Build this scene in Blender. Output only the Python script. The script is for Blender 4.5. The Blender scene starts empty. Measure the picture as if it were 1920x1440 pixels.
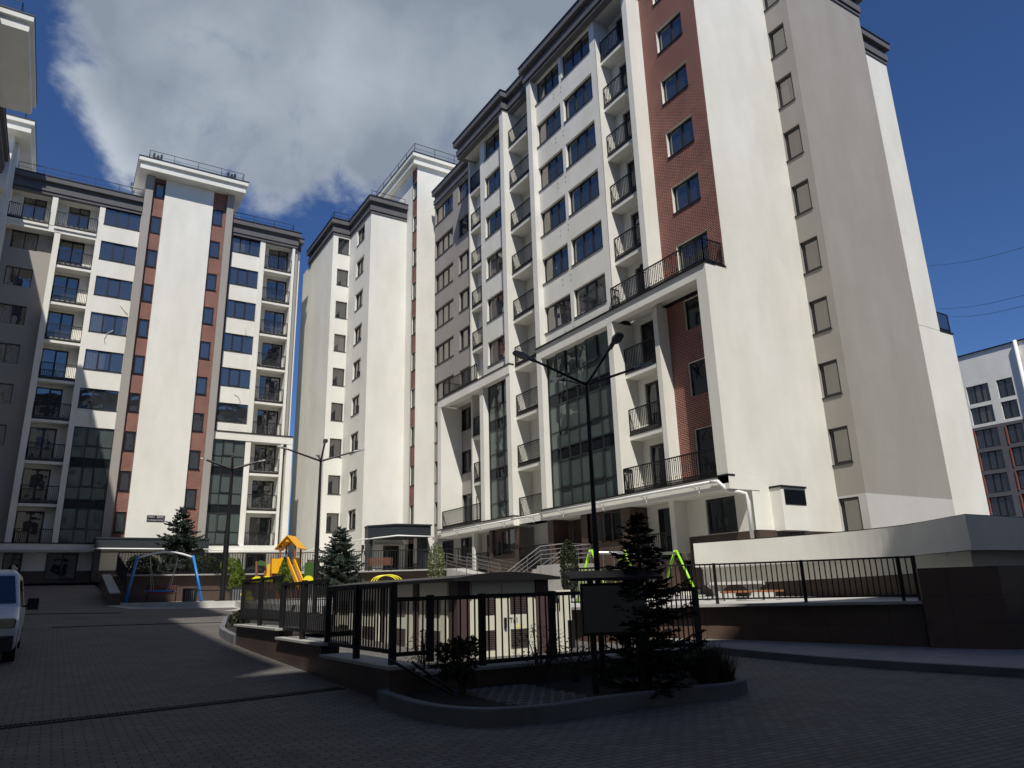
import bpy, math, random
from mathutils import Vector, Matrix
R_ = math.radians
random.seed(7)
scene = bpy.context.scene
C = scene.collection

# ------------------------------------------------------------------ camera
F_PX, YAW, PIT, ROL, EYE = 1356.98, 0.557960, 0.280031, -0.0284062, 1.6
cam_d = bpy.data.cameras.new("camera")
cam = bpy.data.objects.new("camera", cam_d)
C.objects.link(cam)
cy, sy = math.cos(YAW), math.sin(YAW)
fw = Vector((sy * math.cos(PIT), cy * math.cos(PIT), math.sin(PIT)))
rt = Vector((cy, -sy, 0))
up = rt.cross(fw)
cr_, sr_ = math.cos(ROL), math.sin(ROL)
r2 = rt * cr_ + up * sr_
u2 = -rt * sr_ + up * cr_
m = Matrix.Identity(4)
for i in range(3):
    m[i][0], m[i][1], m[i][2] = r2[i], u2[i], -fw[i]
m[2][3] = EYE
cam.matrix_world = m
cam_d.sensor_width = 36
cam_d.lens = F_PX * 36 / 1920
cam_d.clip_start = 0.1
cam_d.clip_end = 2000
scene.camera = cam

def ray_dir(u, v):
    return ((u - 960) / F_PX) * r2 + ((720 - v) / F_PX) * u2 + fw

# ------------------------------------------------------------------ light, sky
SUN_TO = Vector((0.317, 0.641, -1.0)).normalized()      # the way the light travels
sun_d = bpy.data.lights.new("sun", 'SUN')
sun_d.energy = 4.7
sun_d.angle = R_(0.6)
sun_d.color = (1.0, 0.955, 0.88)
sun = bpy.data.objects.new("sun", sun_d)
sun.rotation_euler = SUN_TO.to_track_quat('-Z', 'Y').to_euler()
sun.location = (-20, -40, 60)
C.objects.link(sun)

world = bpy.data.worlds.new("World")
scene.world = world
world.use_nodes = True
nt = world.node_tree
nt.nodes.clear()
def N(tree, typ, **kw):
    n = tree.nodes.new(typ)
    for k, v in kw.items():
        if k in n.inputs and not hasattr(n, k):
            n.inputs[k].default_value = v
        else:
            setattr(n, k, v)
    return n
def L_(tree, a, b):
    tree.links.new(a, b)
def math_n(tree, op, a, b=None, clamp=False):
    n = tree.nodes.new('ShaderNodeMath')
    n.operation = op
    n.use_clamp = clamp
    for i, x in enumerate((a, b)):
        if x is None:
            continue
        if isinstance(x, (int, float)):
            n.inputs[i].default_value = x
        else:
            tree.links.new(x, n.inputs[i])
    return n.outputs[0]

sky = nt.nodes.new('ShaderNodeTexSky')
sky.sky_type = 'NISHITA'
sky.sun_disc = False
sky.sun_elevation = math.asin(-SUN_TO.z)
sky.sun_rotation = math.atan2(-SUN_TO.x, -SUN_TO.y)
sky.altitude = 600
sky.air_density = 1.0
sky.dust_density = 0.25
sky.ozone_density = 2.5
tc = nt.nodes.new('ShaderNodeTexCoord')
warp = nt.nodes.new('ShaderNodeTexNoise')
warp.inputs['Scale'].default_value = 5.0
warp.inputs['Detail'].default_value = 5
L_(nt, tc.outputs['Generated'], warp.inputs['Vector'])
wv = nt.nodes.new('ShaderNodeVectorMath'); wv.operation = 'MULTIPLY_ADD'
L_(nt, warp.outputs['Color'], wv.inputs[0]); wv.inputs[1].default_value = (0.09,) * 3
L_(nt, tc.outputs['Generated'], wv.inputs[2])
off = nt.nodes.new('ShaderNodeVectorMath'); off.operation = 'SUBTRACT'
L_(nt, wv.outputs[0], off.inputs[0]); off.inputs[1].default_value = (0.045,) * 3
# cloud banks: (pixel centre, angular radius, weight)
BANKS = [((640, -40), .30), ((900, 40), .26), ((420, 60), .17), ((1000, -200), .34), ((560, 180), .17), ((760, 190), .15), ((270, 40), .12), ((330, 190), .13), ((470, 150), .16),
         ((540, 290), .12), ((420, 250), .10), ((720, 250), .12), ((900, 190), .19), ((1000, 60), .2), ((560, 905), .035)]
field = None
for (px, rad) in BANKS:
    d = ray_dir(*px).normalized()
    s = nt.nodes.new('ShaderNodeVectorMath'); s.operation = 'DISTANCE'
    L_(nt, off.outputs[0], s.inputs[0]); s.inputs[1].default_value = d
    q = math_n(nt, 'DIVIDE', s.outputs['Value'], rad)
    q = math_n(nt, 'SUBTRACT', 0.85, q)
    field = q if field is None else math_n(nt, 'MAXIMUM', field, q)
field = math_n(nt, 'MINIMUM', field, 0.42)
field = math_n(nt, 'MAXIMUM', field, -0.9)
n1 = nt.nodes.new('ShaderNodeTexNoise'); n1.inputs['Scale'].default_value = 7.0; n1.inputs['Detail'].default_value = 9; n1.inputs['Roughness'].default_value = .58
n1.inputs['Distortion'].default_value = .35
L_(nt, tc.outputs['Generated'], n1.inputs['Vector'])
dens = math_n(nt, 'ADD', math_n(nt, 'MULTIPLY', field, 2.3), math_n(nt, 'MULTIPLY', math_n(nt, 'SUBTRACT', n1.outputs['Fac'], 0.505), 2.9))
cov = nt.nodes.new('ShaderNodeMapRange'); cov.interpolation_type = 'SMOOTHSTEP'
cov.inputs['From Min'].default_value = 0.0; cov.inputs['From Max'].default_value = 0.75
L_(nt, dens, cov.inputs['Value'])
n2 = nt.nodes.new('ShaderNodeTexNoise'); n2.inputs['Scale'].default_value = 4.2; n2.inputs['Detail'].default_value = 6
n2.inputs['Roughness'].default_value = .5
L_(nt, off.outputs[0], n2.inputs['Vector'])
thick = math_n(nt, 'ADD', math_n(nt, 'MULTIPLY', field, 0.75), math_n(nt, 'MULTIPLY', n2.outputs['Fac'], 1.05))
cr = nt.nodes.new('ShaderNodeValToRGB')
cr.color_ramp.elements[0].position = 0.50; cr.color_ramp.elements[0].color = (.56, .61, .67, 1)
cr.color_ramp.elements[1].position = 0.90; cr.color_ramp.elements[1].color = (.27, .315, .38, 1)
e = cr.color_ramp.elements.new(0.70); e.color = (.42, .475, .54, 1)
L_(nt, thick, cr.inputs['Fac'])
sk = nt.nodes.new('ShaderNodeMix'); sk.data_type = 'RGBA'; sk.blend_type = 'MULTIPLY'; sk.inputs['Factor'].default_value = 1.0
L_(nt, sky.outputs[0], sk.inputs[6]); sk.inputs[7].default_value = (0.042, 0.060, 0.089, 1)
mx = nt.nodes.new('ShaderNodeMix'); mx.data_type = 'RGBA'
L_(nt, math_n(nt, 'MULTIPLY', cov.outputs[0], 0.93), mx.inputs['Factor']); L_(nt, sk.outputs[2], mx.inputs[6]); L_(nt, cr.outputs[0], mx.inputs[7])
bg = nt.nodes.new('ShaderNodeBackground'); bg.inputs['Strength'].default_value = 1.0
L_(nt, mx.outputs[2], bg.inputs['Color'])
wo = nt.nodes.new('ShaderNodeOutputWorld'); L_(nt, bg.outputs[0], wo.inputs['Surface'])

scene.view_settings.view_transform = 'Standard'
scene.view_settings.look = 'None'
scene.view_settings.exposure = 0.0
scene.view_settings.gamma = 1
scene.cycles.max_bounces = 6
scene.cycles.diffuse_bounces = 3
scene.cycles.glossy_bounces = 3
scene.cycles.transparent_max_bounces = 8
scene.cycles.use_denoising = True

# ------------------------------------------------------------------ materials
MATS = {}
def new_mat(name):
    mt = bpy.data.materials.new(name); mt.use_nodes = True
    t = mt.node_tree
    return mt, t, t.nodes['Principled BSDF']
def plain(name, col, rough=.7, metal=0.0, bump=0.0, bscale=40, var=.12, vscale=1.5, spec=.5):
    mt, t, b = new_mat(name)
    b.inputs['Roughness'].default_value = rough
    b.inputs['Metallic'].default_value = metal
    b.inputs['Specular IOR Level'].default_value = spec
    g = t.nodes.new('ShaderNodeNewGeometry')
    if var > 0:
        n = t.nodes.new('ShaderNodeTexNoise'); n.inputs['Scale'].default_value = vscale; n.inputs['Detail'].default_value = 6
        L_(t, g.outputs['Position'], n.inputs['Vector'])
        c = t.nodes.new('ShaderNodeValToRGB')
        c.color_ramp.elements[0].position = .3; c.color_ramp.elements[1].position = .7
        c.color_ramp.elements[0].color = tuple(x * (1 - var) for x in col) + (1,)
        c.color_ramp.elements[1].color = tuple(min(1, x * (1 + var * .6)) for x in col) + (1,)
        L_(t, n.outputs['Fac'], c.inputs['Fac']); L_(t, c.outputs['Color'], b.inputs['Base Color'])
    else:
        b.inputs['Base Color'].default_value = col + (1,)
    if bump > 0:
        n = t.nodes.new('ShaderNodeTexNoise'); n.inputs['Scale'].default_value = bscale; n.inputs['Detail'].default_value = 4
        L_(t, g.outputs['Position'], n.inputs['Vector'])
        bp = t.nodes.new('ShaderNodeBump'); bp.inputs['Strength'].default_value = bump; bp.inputs['Distance'].default_value = .03
        L_(t, n.outputs['Fac'], bp.inputs['Height']); L_(t, bp.outputs[0], b.inputs['Normal'])
    MATS[name] = mt
    return mt
def stucco(name, col, stain=.10):
    mt, t, b = new_mat(name)
    b.inputs['Roughness'].default_value = .93
    b.inputs['Specular IOR Level'].default_value = .2
    g = t.nodes.new('ShaderNodeNewGeometry')
    mp = t.nodes.new('ShaderNodeMapping'); mp.inputs['Scale'].default_value = (1, 1, .35)
    L_(t, g.outputs['Position'], mp.inputs['Vector'])
    n = t.nodes.new('ShaderNodeTexNoise'); n.inputs['Scale'].default_value = .55; n.inputs['Detail'].default_value = 9; n.inputs['Roughness'].default_value = .62
    L_(t, mp.outputs[0], n.inputs['Vector'])
    c = t.nodes.new('ShaderNodeValToRGB')
    c.color_ramp.elements[0].position = .32; c.color_ramp.elements[1].position = .66
    c.color_ramp.elements[0].color = (col[0] * (1 - stain), col[1] * (1 - stain), col[2] * (1 - stain * 1.25), 1)
    c.color_ramp.elements[1].color = col + (1,)
    L_(t, n.outputs['Fac'], c.inputs['Fac']); L_(t, c.outputs['Color'], b.inputs['Base Color'])
    n3 = t.nodes.new('ShaderNodeTexNoise'); n3.inputs['Scale'].default_value = 1.1; n3.inputs['Detail'].default_value = 3
    L_(t, g.outputs['Position'], n3.inputs['Vector'])
    n4 = t.nodes.new('ShaderNodeTexNoise'); n4.inputs['Scale'].default_value = 34; n4.inputs['Detail'].default_value = 5
    L_(t, g.outputs['Position'], n4.inputs['Vector'])
    b1 = t.nodes.new('ShaderNodeBump'); b1.inputs['Strength'].default_value = .35; b1.inputs['Distance'].default_value = .05
    L_(t, n3.outputs['Fac'], b1.inputs['Height'])
    b2 = t.nodes.new('ShaderNodeBump'); b2.inputs['Strength'].default_value = .25; b2.inputs['Distance'].default_value = .02
    L_(t, n4.outputs['Fac'], b2.inputs['Height']); L_(t, b1.outputs[0], b2.inputs['Normal'])
    L_(t, b2.outputs[0], b.inputs['Normal'])
    MATS[name] = mt
    return mt
def bricky(name, axis, c1, c2, mortar, w, h, ms, rough=.85, bump=.4, offs=.5, bias=0.0, nstr=.3, rowjit=False):
    """axis 'x': a wall whose plane holds y,z; 'y': x,z; 'z': x,y"""
    mt, t, b = new_mat(name)
    b.inputs['Roughness'].default_value = rough
    g = t.nodes.new('ShaderNodeNewGeometry')
    s = t.nodes.new('ShaderNodeSeparateXYZ'); L_(t, g.outputs['Position'], s.inputs[0])
    cb = t.nodes.new('ShaderNodeCombineXYZ')
    a, bb = {'x': ('Y', 'Z'), 'y': ('X', 'Z'), 'z': ('X', 'Y')}[axis]
    L_(t, s.outputs[a], cb.inputs['X']); L_(t, s.outputs[bb], cb.inputs['Y'])
    br = t.nodes.new('ShaderNodeTexBrick')
    br.inputs['Color1'].default_value = c1 + (1,); br.inputs['Color2'].default_value = c2 + (1,); br.inputs['Mortar'].default_value = mortar + (1,)
    br.inputs['Scale'].default_value = 1; br.inputs['Brick Width'].default_value = w; br.inputs['Row Height'].default_value = h
    br.inputs['Mortar Size'].default_value = ms; br.inputs['Mortar Smooth'].default_value = .1; br.inputs['Bias'].default_value = bias
    br.offset = offs
    L_(t, cb.outputs[0], br.inputs['Vector'])
    n = t.nodes.new('ShaderNodeTexNoise'); n.inputs['Scale'].default_value = .8; n.inputs['Detail'].default_value = 8
    L_(t, g.outputs['Position'], n.inputs['Vector'])
    mr = t.nodes.new('ShaderNodeMapRange'); mr.inputs['From Min'].default_value = .25; mr.inputs['From Max'].default_value = .75
    mr.inputs['To Min'].default_value = 1 - nstr; mr.inputs['To Max'].default_value = 1 + nstr * .6
    L_(t, n.outputs['Fac'], mr.inputs['Value'])
    mxx = t.nodes.new('ShaderNodeMix'); mxx.data_type = 'RGBA'; mxx.blend_type = 'MULTIPLY'; mxx.inputs['Factor'].default_value = 1
    L_(t, br.outputs['Color'], mxx.inputs[6]); L_(t, mr.outputs[0], mxx.inputs[7])
    L_(t, mxx.outputs[2], b.inputs['Base Color'])
    bp = t.nodes.new('ShaderNodeBump'); bp.inputs['Strength'].default_value = bump; bp.inputs['Distance'].default_value = .012
    bp.invert = True
    L_(t, br.outputs['Fac'], bp.inputs['Height']); L_(t, bp.outputs[0], b.inputs['Normal'])
    MATS[name] = mt
    return mt
def glassy(name, base, refl, curtain=0.0, tint=(.86, .93, 1.0), wob=.012):
    """a coated pane: dark room (or a curtain) behind it and the sky mirrored in it"""
    mt = bpy.data.materials.new(name); mt.use_nodes = True
    t = mt.node_tree; t.nodes.clear()
    out = t.nodes.new('ShaderNodeOutputMaterial')
    dif = t.nodes.new('ShaderNodeBsdfDiffuse')
    gl = t.nodes.new('ShaderNodeBsdfGlossy'); gl.inputs['Roughness'].default_value = .015; gl.inputs['Color'].default_value = tint + (1,)
    tcn = t.nodes.new('ShaderNodeTexCoord')
    oi = t.nodes.new('ShaderNodeObjectInfo')
    wv_ = t.nodes.new('ShaderNodeTexWave'); wv_.wave_type = 'BANDS'; wv_.bands_direction = 'DIAGONAL'
    wv_.inputs['Scale'].default_value = 3.5; wv_.inputs['Distortion'].default_value = 1.5; wv_.inputs['Detail'].default_value = 1
    sx = t.nodes.new('ShaderNodeSeparateXYZ'); L_(t, tcn.outputs['Object'], sx.inputs[0])
    cb = t.nodes.new('ShaderNodeCombineXYZ')
    su = math_n(t, 'ADD', sx.outputs['X'], sx.outputs['Y'])
    L_(t, su, cb.inputs['X'])
    L_(t, cb.outputs[0], wv_.inputs['Vector'])
    fold_shade = t.nodes.new('ShaderNodeMapRange'); fold_shade.inputs['To Min'].default_value = .55; fold_shade.inputs['To Max'].default_value = 1.0  # shading of the curtain folds, put into its colour as bands
    L_(t, wv_.outputs['Fac'], fold_shade.inputs['Value'])
    # a curtain covers a random share of some windows
    on = math_n(t, 'LESS_THAN', oi.outputs['Random'], curtain)
    frac = math_n(t, 'FRACT', math_n(t, 'MULTIPLY', oi.outputs['Random'], 37.7))
    side = math_n(t, 'LESS_THAN', math_n(t, 'FRACT', math_n(t, 'ADD', math_n(t, 'MULTIPLY', su, .41), frac)), .5)
    cf = math_n(t, 'MULTIPLY', math_n(t, 'MULTIPLY', on, side), fold_shade.outputs[0])
    rc = t.nodes.new('ShaderNodeMix'); rc.data_type = 'RGBA'
    L_(t, cf, rc.inputs['Factor']); rc.inputs[6].default_value = base + (1,); rc.inputs[7].default_value = (.10, .098, .092, 1)
    L_(t, rc.outputs[2], dif.inputs['Color'])
    n = t.nodes.new('ShaderNodeTexNoise'); n.inputs['Scale'].default_value = 1.3; n.inputs['Detail'].default_value = 1
    L_(t, tcn.outputs['Object'], n.inputs['Vector'])
    bp = t.nodes.new('ShaderNodeBump'); bp.inputs['Strength'].default_value = 1; bp.inputs['Distance'].default_value = wob
    L_(t, n.outputs['Fac'], bp.inputs['Height']); L_(t, bp.outputs[0], gl.inputs['Normal'])
    lw = t.nodes.new('ShaderNodeLayerWeight'); lw.inputs['Blend'].default_value = .5
    fac = math_n(t, 'ADD', math_n(t, 'MULTIPLY', math_n(t, 'POWER', lw.outputs['Facing'], 5.0), .7), refl, clamp=True)
    ms_ = t.nodes.new('ShaderNodeMixShader')
    L_(t, fac, ms_.inputs[0]); L_(t, dif.outputs[0], ms_.inputs[1]); L_(t, gl.outputs[0], ms_.inputs[2])
    L_(t, ms_.outputs[0], out.inputs['Surface'])
    MATS[name] = mt
    return mt

WHITE = stucco('white_stucco', (.80, .785, .725), .13)
GREY = stucco('grey_stucco', (.36, .335, .31), .12)
LGREY = stucco('pale_grey_stucco', (.56, .55, .53), .08)
DGREY = plain('dark_grey_render', (.115, .11, .118), .85, bump=.15, bscale=30, var=.10)
BRX = bricky('red_brick_x', 'x', (.20, .040, .028), (.11, .024, .018), (.50, .36, .29), .26, .083, .009, nstr=.25)
BRY = bricky('red_brick_y', 'y', (.20, .040, .028), (.11, .024, .018), (.50, .36, .29), .26, .083, .009, nstr=.25)
TILX = bricky('brown_tile_x', 'x', (.085, .054, .042), (.07, .045, .036), (.055, .038, .03), .9, .45, .006, rough=.45, bump=.2, offs=0, nstr=.3)
TILY = bricky('brown_tile_y', 'y', (.085, .054, .042), (.07, .045, .036), (.055, .038, .03), .9, .45, .006, rough=.45, bump=.2, offs=0, nstr=.3)
PAVE = bricky('paving', 'z', (.150, .138, .126), (.104, .096, .090), (.032, .029, .027), .21, .105, .008, rough=.85, bump=.9, nstr=.22)
PAVEL = bricky('pale_paving', 'z', (.44, .43, .40), (.38, .37, .35), (.25, .24, .22), .3, .3, .006, rough=.9, bump=.3, nstr=.15)
PAVEM = bricky('mid_paving', 'z', (.27, .26, .245), (.23, .225, .21), (.12, .115, .11), .3, .3, .006, rough=.9, bump=.4, nstr=.2)
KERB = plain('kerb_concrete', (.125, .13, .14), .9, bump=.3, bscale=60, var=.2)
STONE = plain('stone_cap', (.34, .33, .31), .8, bump=.2, var=.12)
RUBBER = plain('court_rubber', (.42, .41, .38), .95, bump=.2, bscale=90, var=.12)
BLACK = plain('black_metal', (.009, .009, .010), .5, 0.0, var=0, spec=.35)
FRAME = plain('anthracite_frame', (.018, .02, .023), .4, 0, var=0)
SILL = plain('sill_metal', (.07, .07, .075), .4, .3, var=0)
BRFR = plain('brown_frame', (.05, .03, .025), .5, 0, var=0)
WPIPE = plain('white_pipe', (.78, .78, .76), .45, 0, var=.04)
STEEL = plain('steel', (.45, .45, .46), .3, .9, var=0)
CANOPY = plain('canopy_panel', (.028, .036, .042), .5, .2, var=.08)
SOIL = plain('soil', (.012, .009, .007), 1, bump=.8, bscale=18, var=.4, vscale=6)
WOOD = plain('warm_wood', (.28, .10, .04), .6, var=.3, vscale=9)
DWOOD = plain('dark_red_wood', (.12, .03, .02), .6, var=.3, vscale=9)
BARK = plain('bark', (.07, .05, .035), .95, bump=.6, bscale=30, var=.3)
YEL = plain('yellow_panel', (.85, .42, .008), .42, var=.04)
YEL2 = plain('lemon_plastic', (.80, .72, .03), .35, var=.03)
ORA = plain('roof_orange_yellow', (.85, .40, .01), .45, var=.04)
LIME = plain('lime_paint', (.33, .72, .02), .38, var=.03)
BLUE = plain('blue_paint', (.02, .20, .58), .38, var=.03)
GREENP = plain('green_panel', (.045, .11, .02), .5, var=.05)
RED = plain('red_rope', (.30, .03, .03), .7, var=.1)
CREAM = plain('cream_metal', (.66, .64, .52), .5, 0, bump=.05, var=.05)
BROWNM = plain('brown_metal', (.075, .045, .045), .55, var=.06)
WPLAS = plain('white_sign', (.8, .8, .8), .5, var=0)
CONC = plain('cast_concrete', (.50, .49, .46), .9, bump=.2, var=.12)
VANP = plain('van_paint', (.62, .64, .67), .25, .1, var=.02)
RUBB = plain('tyre_rubber', (.012, .012, .012), .9, var=0)
LAMPG = plain('lamp_head_grey', (.22, .22, .22), .5, .3, var=0)
GLASS = glassy('window_glass', (.03, .033, .036), .22, .22, tint=(1, .96, .90), wob=.006)
GLASSD = glassy('dark_window_glass', (.012, .013, .015), .08, .25, wob=.005)
CURT = glassy('curtain_wall_glass', (.075, .095, .088), .11, .0, tint=(.85, .95, .9), wob=.008)
CURTD = glassy('spandrel_glass', (.013, .016, .018), .03, .0)
SHINY = glassy('roof_sheet', (.55, .6, .65), .25, 0)

# ------------------------------------------------------------------ mesh helpers
class MB:
    def __init__(s):
        s.v, s.f, s.mi, s.mats = [], [], [], []
    def m(s, mat):
        if mat not in s.mats:
            s.mats.append(mat)
        return s.mats.index(mat)
    def quad(s, a, b, c, d, mat=None):
        i = len(s.v); s.v += [tuple(a), tuple(b), tuple(c), tuple(d)]; s.f.append((i, i + 1, i + 2, i + 3)); s.mi.append(s.m(mat) if mat else 0)
    def poly(s, pts, mat=None):
        i = len(s.v); s.v += [tuple(p) for p in pts]; s.f.append(tuple(range(i, i + len(pts)))); s.mi.append(s.m(mat) if mat else 0)
    def box(s, x0, x1, y0, y1, z0, z1, mat=None):
        if x1 < x0: x0, x1 = x1, x0
        if y1 < y0: y0, y1 = y1, y0
        if z1 < z0: z0, z1 = z1, z0
        i = len(s.v)
        s.v += [(x0, y0, z0), (x1, y0, z0), (x1, y1, z0), (x0, y1, z0), (x0, y0, z1), (x1, y0, z1), (x1, y1, z1), (x0, y1, z1)]
        for q in ((0, 3, 2, 1), (4, 5, 6, 7), (0, 1, 5, 4), (1, 2, 6, 5), (2, 3, 7, 6), (3, 0, 4, 7)):
            s.f.append(tuple(i + k for k in q)); s.mi.append(s.m(mat) if mat else 0)
    def bar(s, p, q, w, h=None, mat=None, upv=(0, 0, 1)):
        """a straight rectangular bar from p to q"""
        h = h or w
        p, q = Vector(p), Vector(q)
        d = q - p
        if d.length < 1e-6: return
        d.normalize()
        u = Vector(upv)
        if abs(d.dot(u)) > .95: u = Vector((0, 1, 0)) if abs(d.y) < .9 else Vector((1, 0, 0))
        a = d.cross(u).normalized() * (w / 2); b = a.cross(d).normalized() * (h / 2)
        i = len(s.v)
        for o in (p, q):
            for k in ((-1, -1), (1, -1), (1, 1), (-1, 1)):
                s.v.append(tuple(o + a * k[0] + b * k[1]))
        for f in ((0, 1, 2, 3), (7, 6, 5, 4), (0, 4, 5, 1), (1, 5, 6, 2), (2, 6, 7, 3), (3, 7, 4, 0)):
            s.f.append(tuple(i + k for k in f)); s.mi.append(s.m(mat) if mat else 0)
    def tube(s, pts, r, n=8, mat=None, cap=True):
        pts = [Vector(p) for p in pts]
        rs = r if isinstance(r, (list, tuple)) else [r] * len(pts)
        base = len(s.v)
        pu = None
        for k, p in enumerate(pts):
            d = (pts[min(k + 1, len(pts) - 1)] - pts[max(k - 1, 0)])
            if d.length < 1e-9: d = Vector((0, 0, 1))
            d.normalize()
            u = Vector((0, 0, 1)) if pu is None else pu
            if abs(d.dot(u)) > .97: u = Vector((1, 0, 0))
            a = d.cross(u).normalized(); b = a.cross(d).normalized(); pu = b
            for j in range(n):
                t = 2 * math.pi * j / n
                s.v.append(tuple(p + (a * math.cos(t) + b * math.sin(t)) * rs[k]))
        mi = s.m(mat) if mat else 0
        for k in range(len(pts) - 1):
            for j in range(n):
                a0 = base + k * n + j; a1 = base + k * n + (j + 1) % n
                s.f.append((a0, a1, a1 + n, a0 + n)); s.mi.append(mi)
        if cap:
            s.f.append(tuple(base + j for j in reversed(range(n)))); s.mi.append(mi)
            s.f.append(tuple(base + (len(pts) - 1) * n + j for j in range(n))); s.mi.append(mi)
    def prism(s, pts, z0, z1, mat=None):
        """a vertical prism over a ccw polygon"""
        n = len(pts); i = len(s.v)
        zz0 = z0 if isinstance(z0, (list, tuple)) else [z0] * n
        zz1 = z1 if isinstance(z1, (list, tuple)) else [z1] * n
        s.v += [(p[0], p[1], zz0[k]) for k, p in enumerate(pts)] + [(p[0], p[1], zz1[k]) for k, p in enumerate(pts)]
        mi = s.m(mat) if mat else 0
        s.f.append(tuple(i + k for k in reversed(range(n)))); s.mi.append(mi)
        s.f.append(tuple(i + n + k for k in range(n))); s.mi.append(mi)
        for k in range(n):
            j = (k + 1) % n
            s.f.append((i + k, i + j, i + n + j, i + n + k)); s.mi.append(mi)
    def mesh(s, name, mat=None, smooth=False):
        me = bpy.data.meshes.new(name)
        me.from_pydata(s.v, [], s.f)
        mats = s.mats if s.mats else [mat or WHITE]
        for x in mats: me.materials.append(x)
        if len(mats) > 1: me.polygons.foreach_set('material_index', s.mi)
        if smooth: me.polygons.foreach_set('use_smooth', [True] * len(s.f))
        me.update()
        return me
    def build(s, name, mat=None, parent=None, smooth=False, bevel=0):
        if not s.v: return None
        o = bpy.data.objects.new(name, s.mesh(name, mat, smooth))
        C.objects.link(o)
        if parent is not None:
            o.parent = parent
            o.matrix_parent_inverse = Matrix.Translation(-Vector(parent['at']))
        if bevel:
            b = o.modifiers.new('bevel', 'BEVEL'); b.width = bevel; b.segments = 2; b.limit_method = 'ANGLE'
        return o

def thing(name, label, cat, at=(0, 0, 0), group=None):
    o = bpy.data.objects.new(name, None)
    o.empty_display_size = .2
    C.objects.link(o)
    o.location = at; o['at'] = list(at)
    o['label'] = label; o['category'] = cat
    if group: o['group'] = group
    return o
def tag(o, label, cat, group=None):
    o['label'] = label; o['category'] = cat
    if group: o['group'] = group
    return o
def struct(o, kind='structure'):
    o['kind'] = kind
    return o
def dup(root, at, rz=0.0, label=None, group=None, sc=None):
    r = root.copy(); C.objects.link(r); r.location = at; r.rotation_euler = (0, 0, rz)
    if sc: r.scale = (sc, sc, sc)
    if label: r['label'] = label
    if group: r['group'] = group
    for ch in list(root.children):
        c = ch.copy(); C.objects.link(c); c.parent = r
        for g in ch.children:
            d = g.copy(); C.objects.link(d); d.parent = c
    return r

# a facade: F(u, d, z) -> world point; d is depth INTO the building
class Face:
    def __init__(s, kind, c, sgn=1):
        s.kind, s.c, s.sgn = kind, c, sgn
    def pt(s, u, d, z):
        d = d * s.sgn
        return (s.c + d, u, z) if s.kind == 'x' else (u, s.c + d, z)
    def box(s, mb, u0, u1, d0, d1, z0, z1, mat=None):
        a = s.pt(u0, d0, z0); b = s.pt(u1, d1, z1)
        mb.box(a[0], b[0], a[1], b[1], a[2], b[2], mat)
def wall(mb, F, u0, u1, z0, z1, holes=(), depth=.22, mat=None, rmat=None):
    us = sorted(set([u0, u1] + [min(max(h[i], u0), u1) for h in holes for i in (0, 1)]))
    zs = sorted(set([z0, z1] + [min(max(h[i], z0), z1) for h in holes for i in (2, 3)]))
    for a, b in zip(us, us[1:]):
        run = None
        for c, d in zip(zs, zs[1:]):
            um, zm = (a + b) / 2, (c + d) / 2
            inh = any(h[0] < um < h[1] and h[2] < zm < h[3] for h in holes)
            if not inh:
                if run is None: run = [c, d]
                else: run[1] = d
            if inh and run:
                mb.quad(F.pt(a, 0, run[0]), F.pt(b, 0, run[0]), F.pt(b, 0, run[1]), F.pt(a, 0, run[1]), mat); run = None
        if run:
            mb.quad(F.pt(a, 0, run[0]), F.pt(b, 0, run[0]), F.pt(b, 0, run[1]), F.pt(a, 0, run[1]), mat)
    r = rmat or mat
    for h in holes:
        a, b, c, d = max(h[0], u0), min(h[1], u1), max(h[2], z0), min(h[3], z1)
        mb.quad(F.pt(a, 0, c), F.pt(a, depth, c), F.pt(a, depth, d), F.pt(a, 0, d), r)
        mb.quad(F.pt(b, 0, c), F.pt(b, depth, c), F.pt(b, depth, d), F.pt(b, 0, d), r)
        mb.quad(F.pt(a, 0, d), F.pt(b, 0, d), F.pt(b, depth, d), F.pt(a, depth, d), r)
        mb.quad(F.pt(a, 0, c), F.pt(b, 0, c), F.pt(b, depth, c), F.pt(a, depth, c), r)
WCACHE = {}
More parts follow.
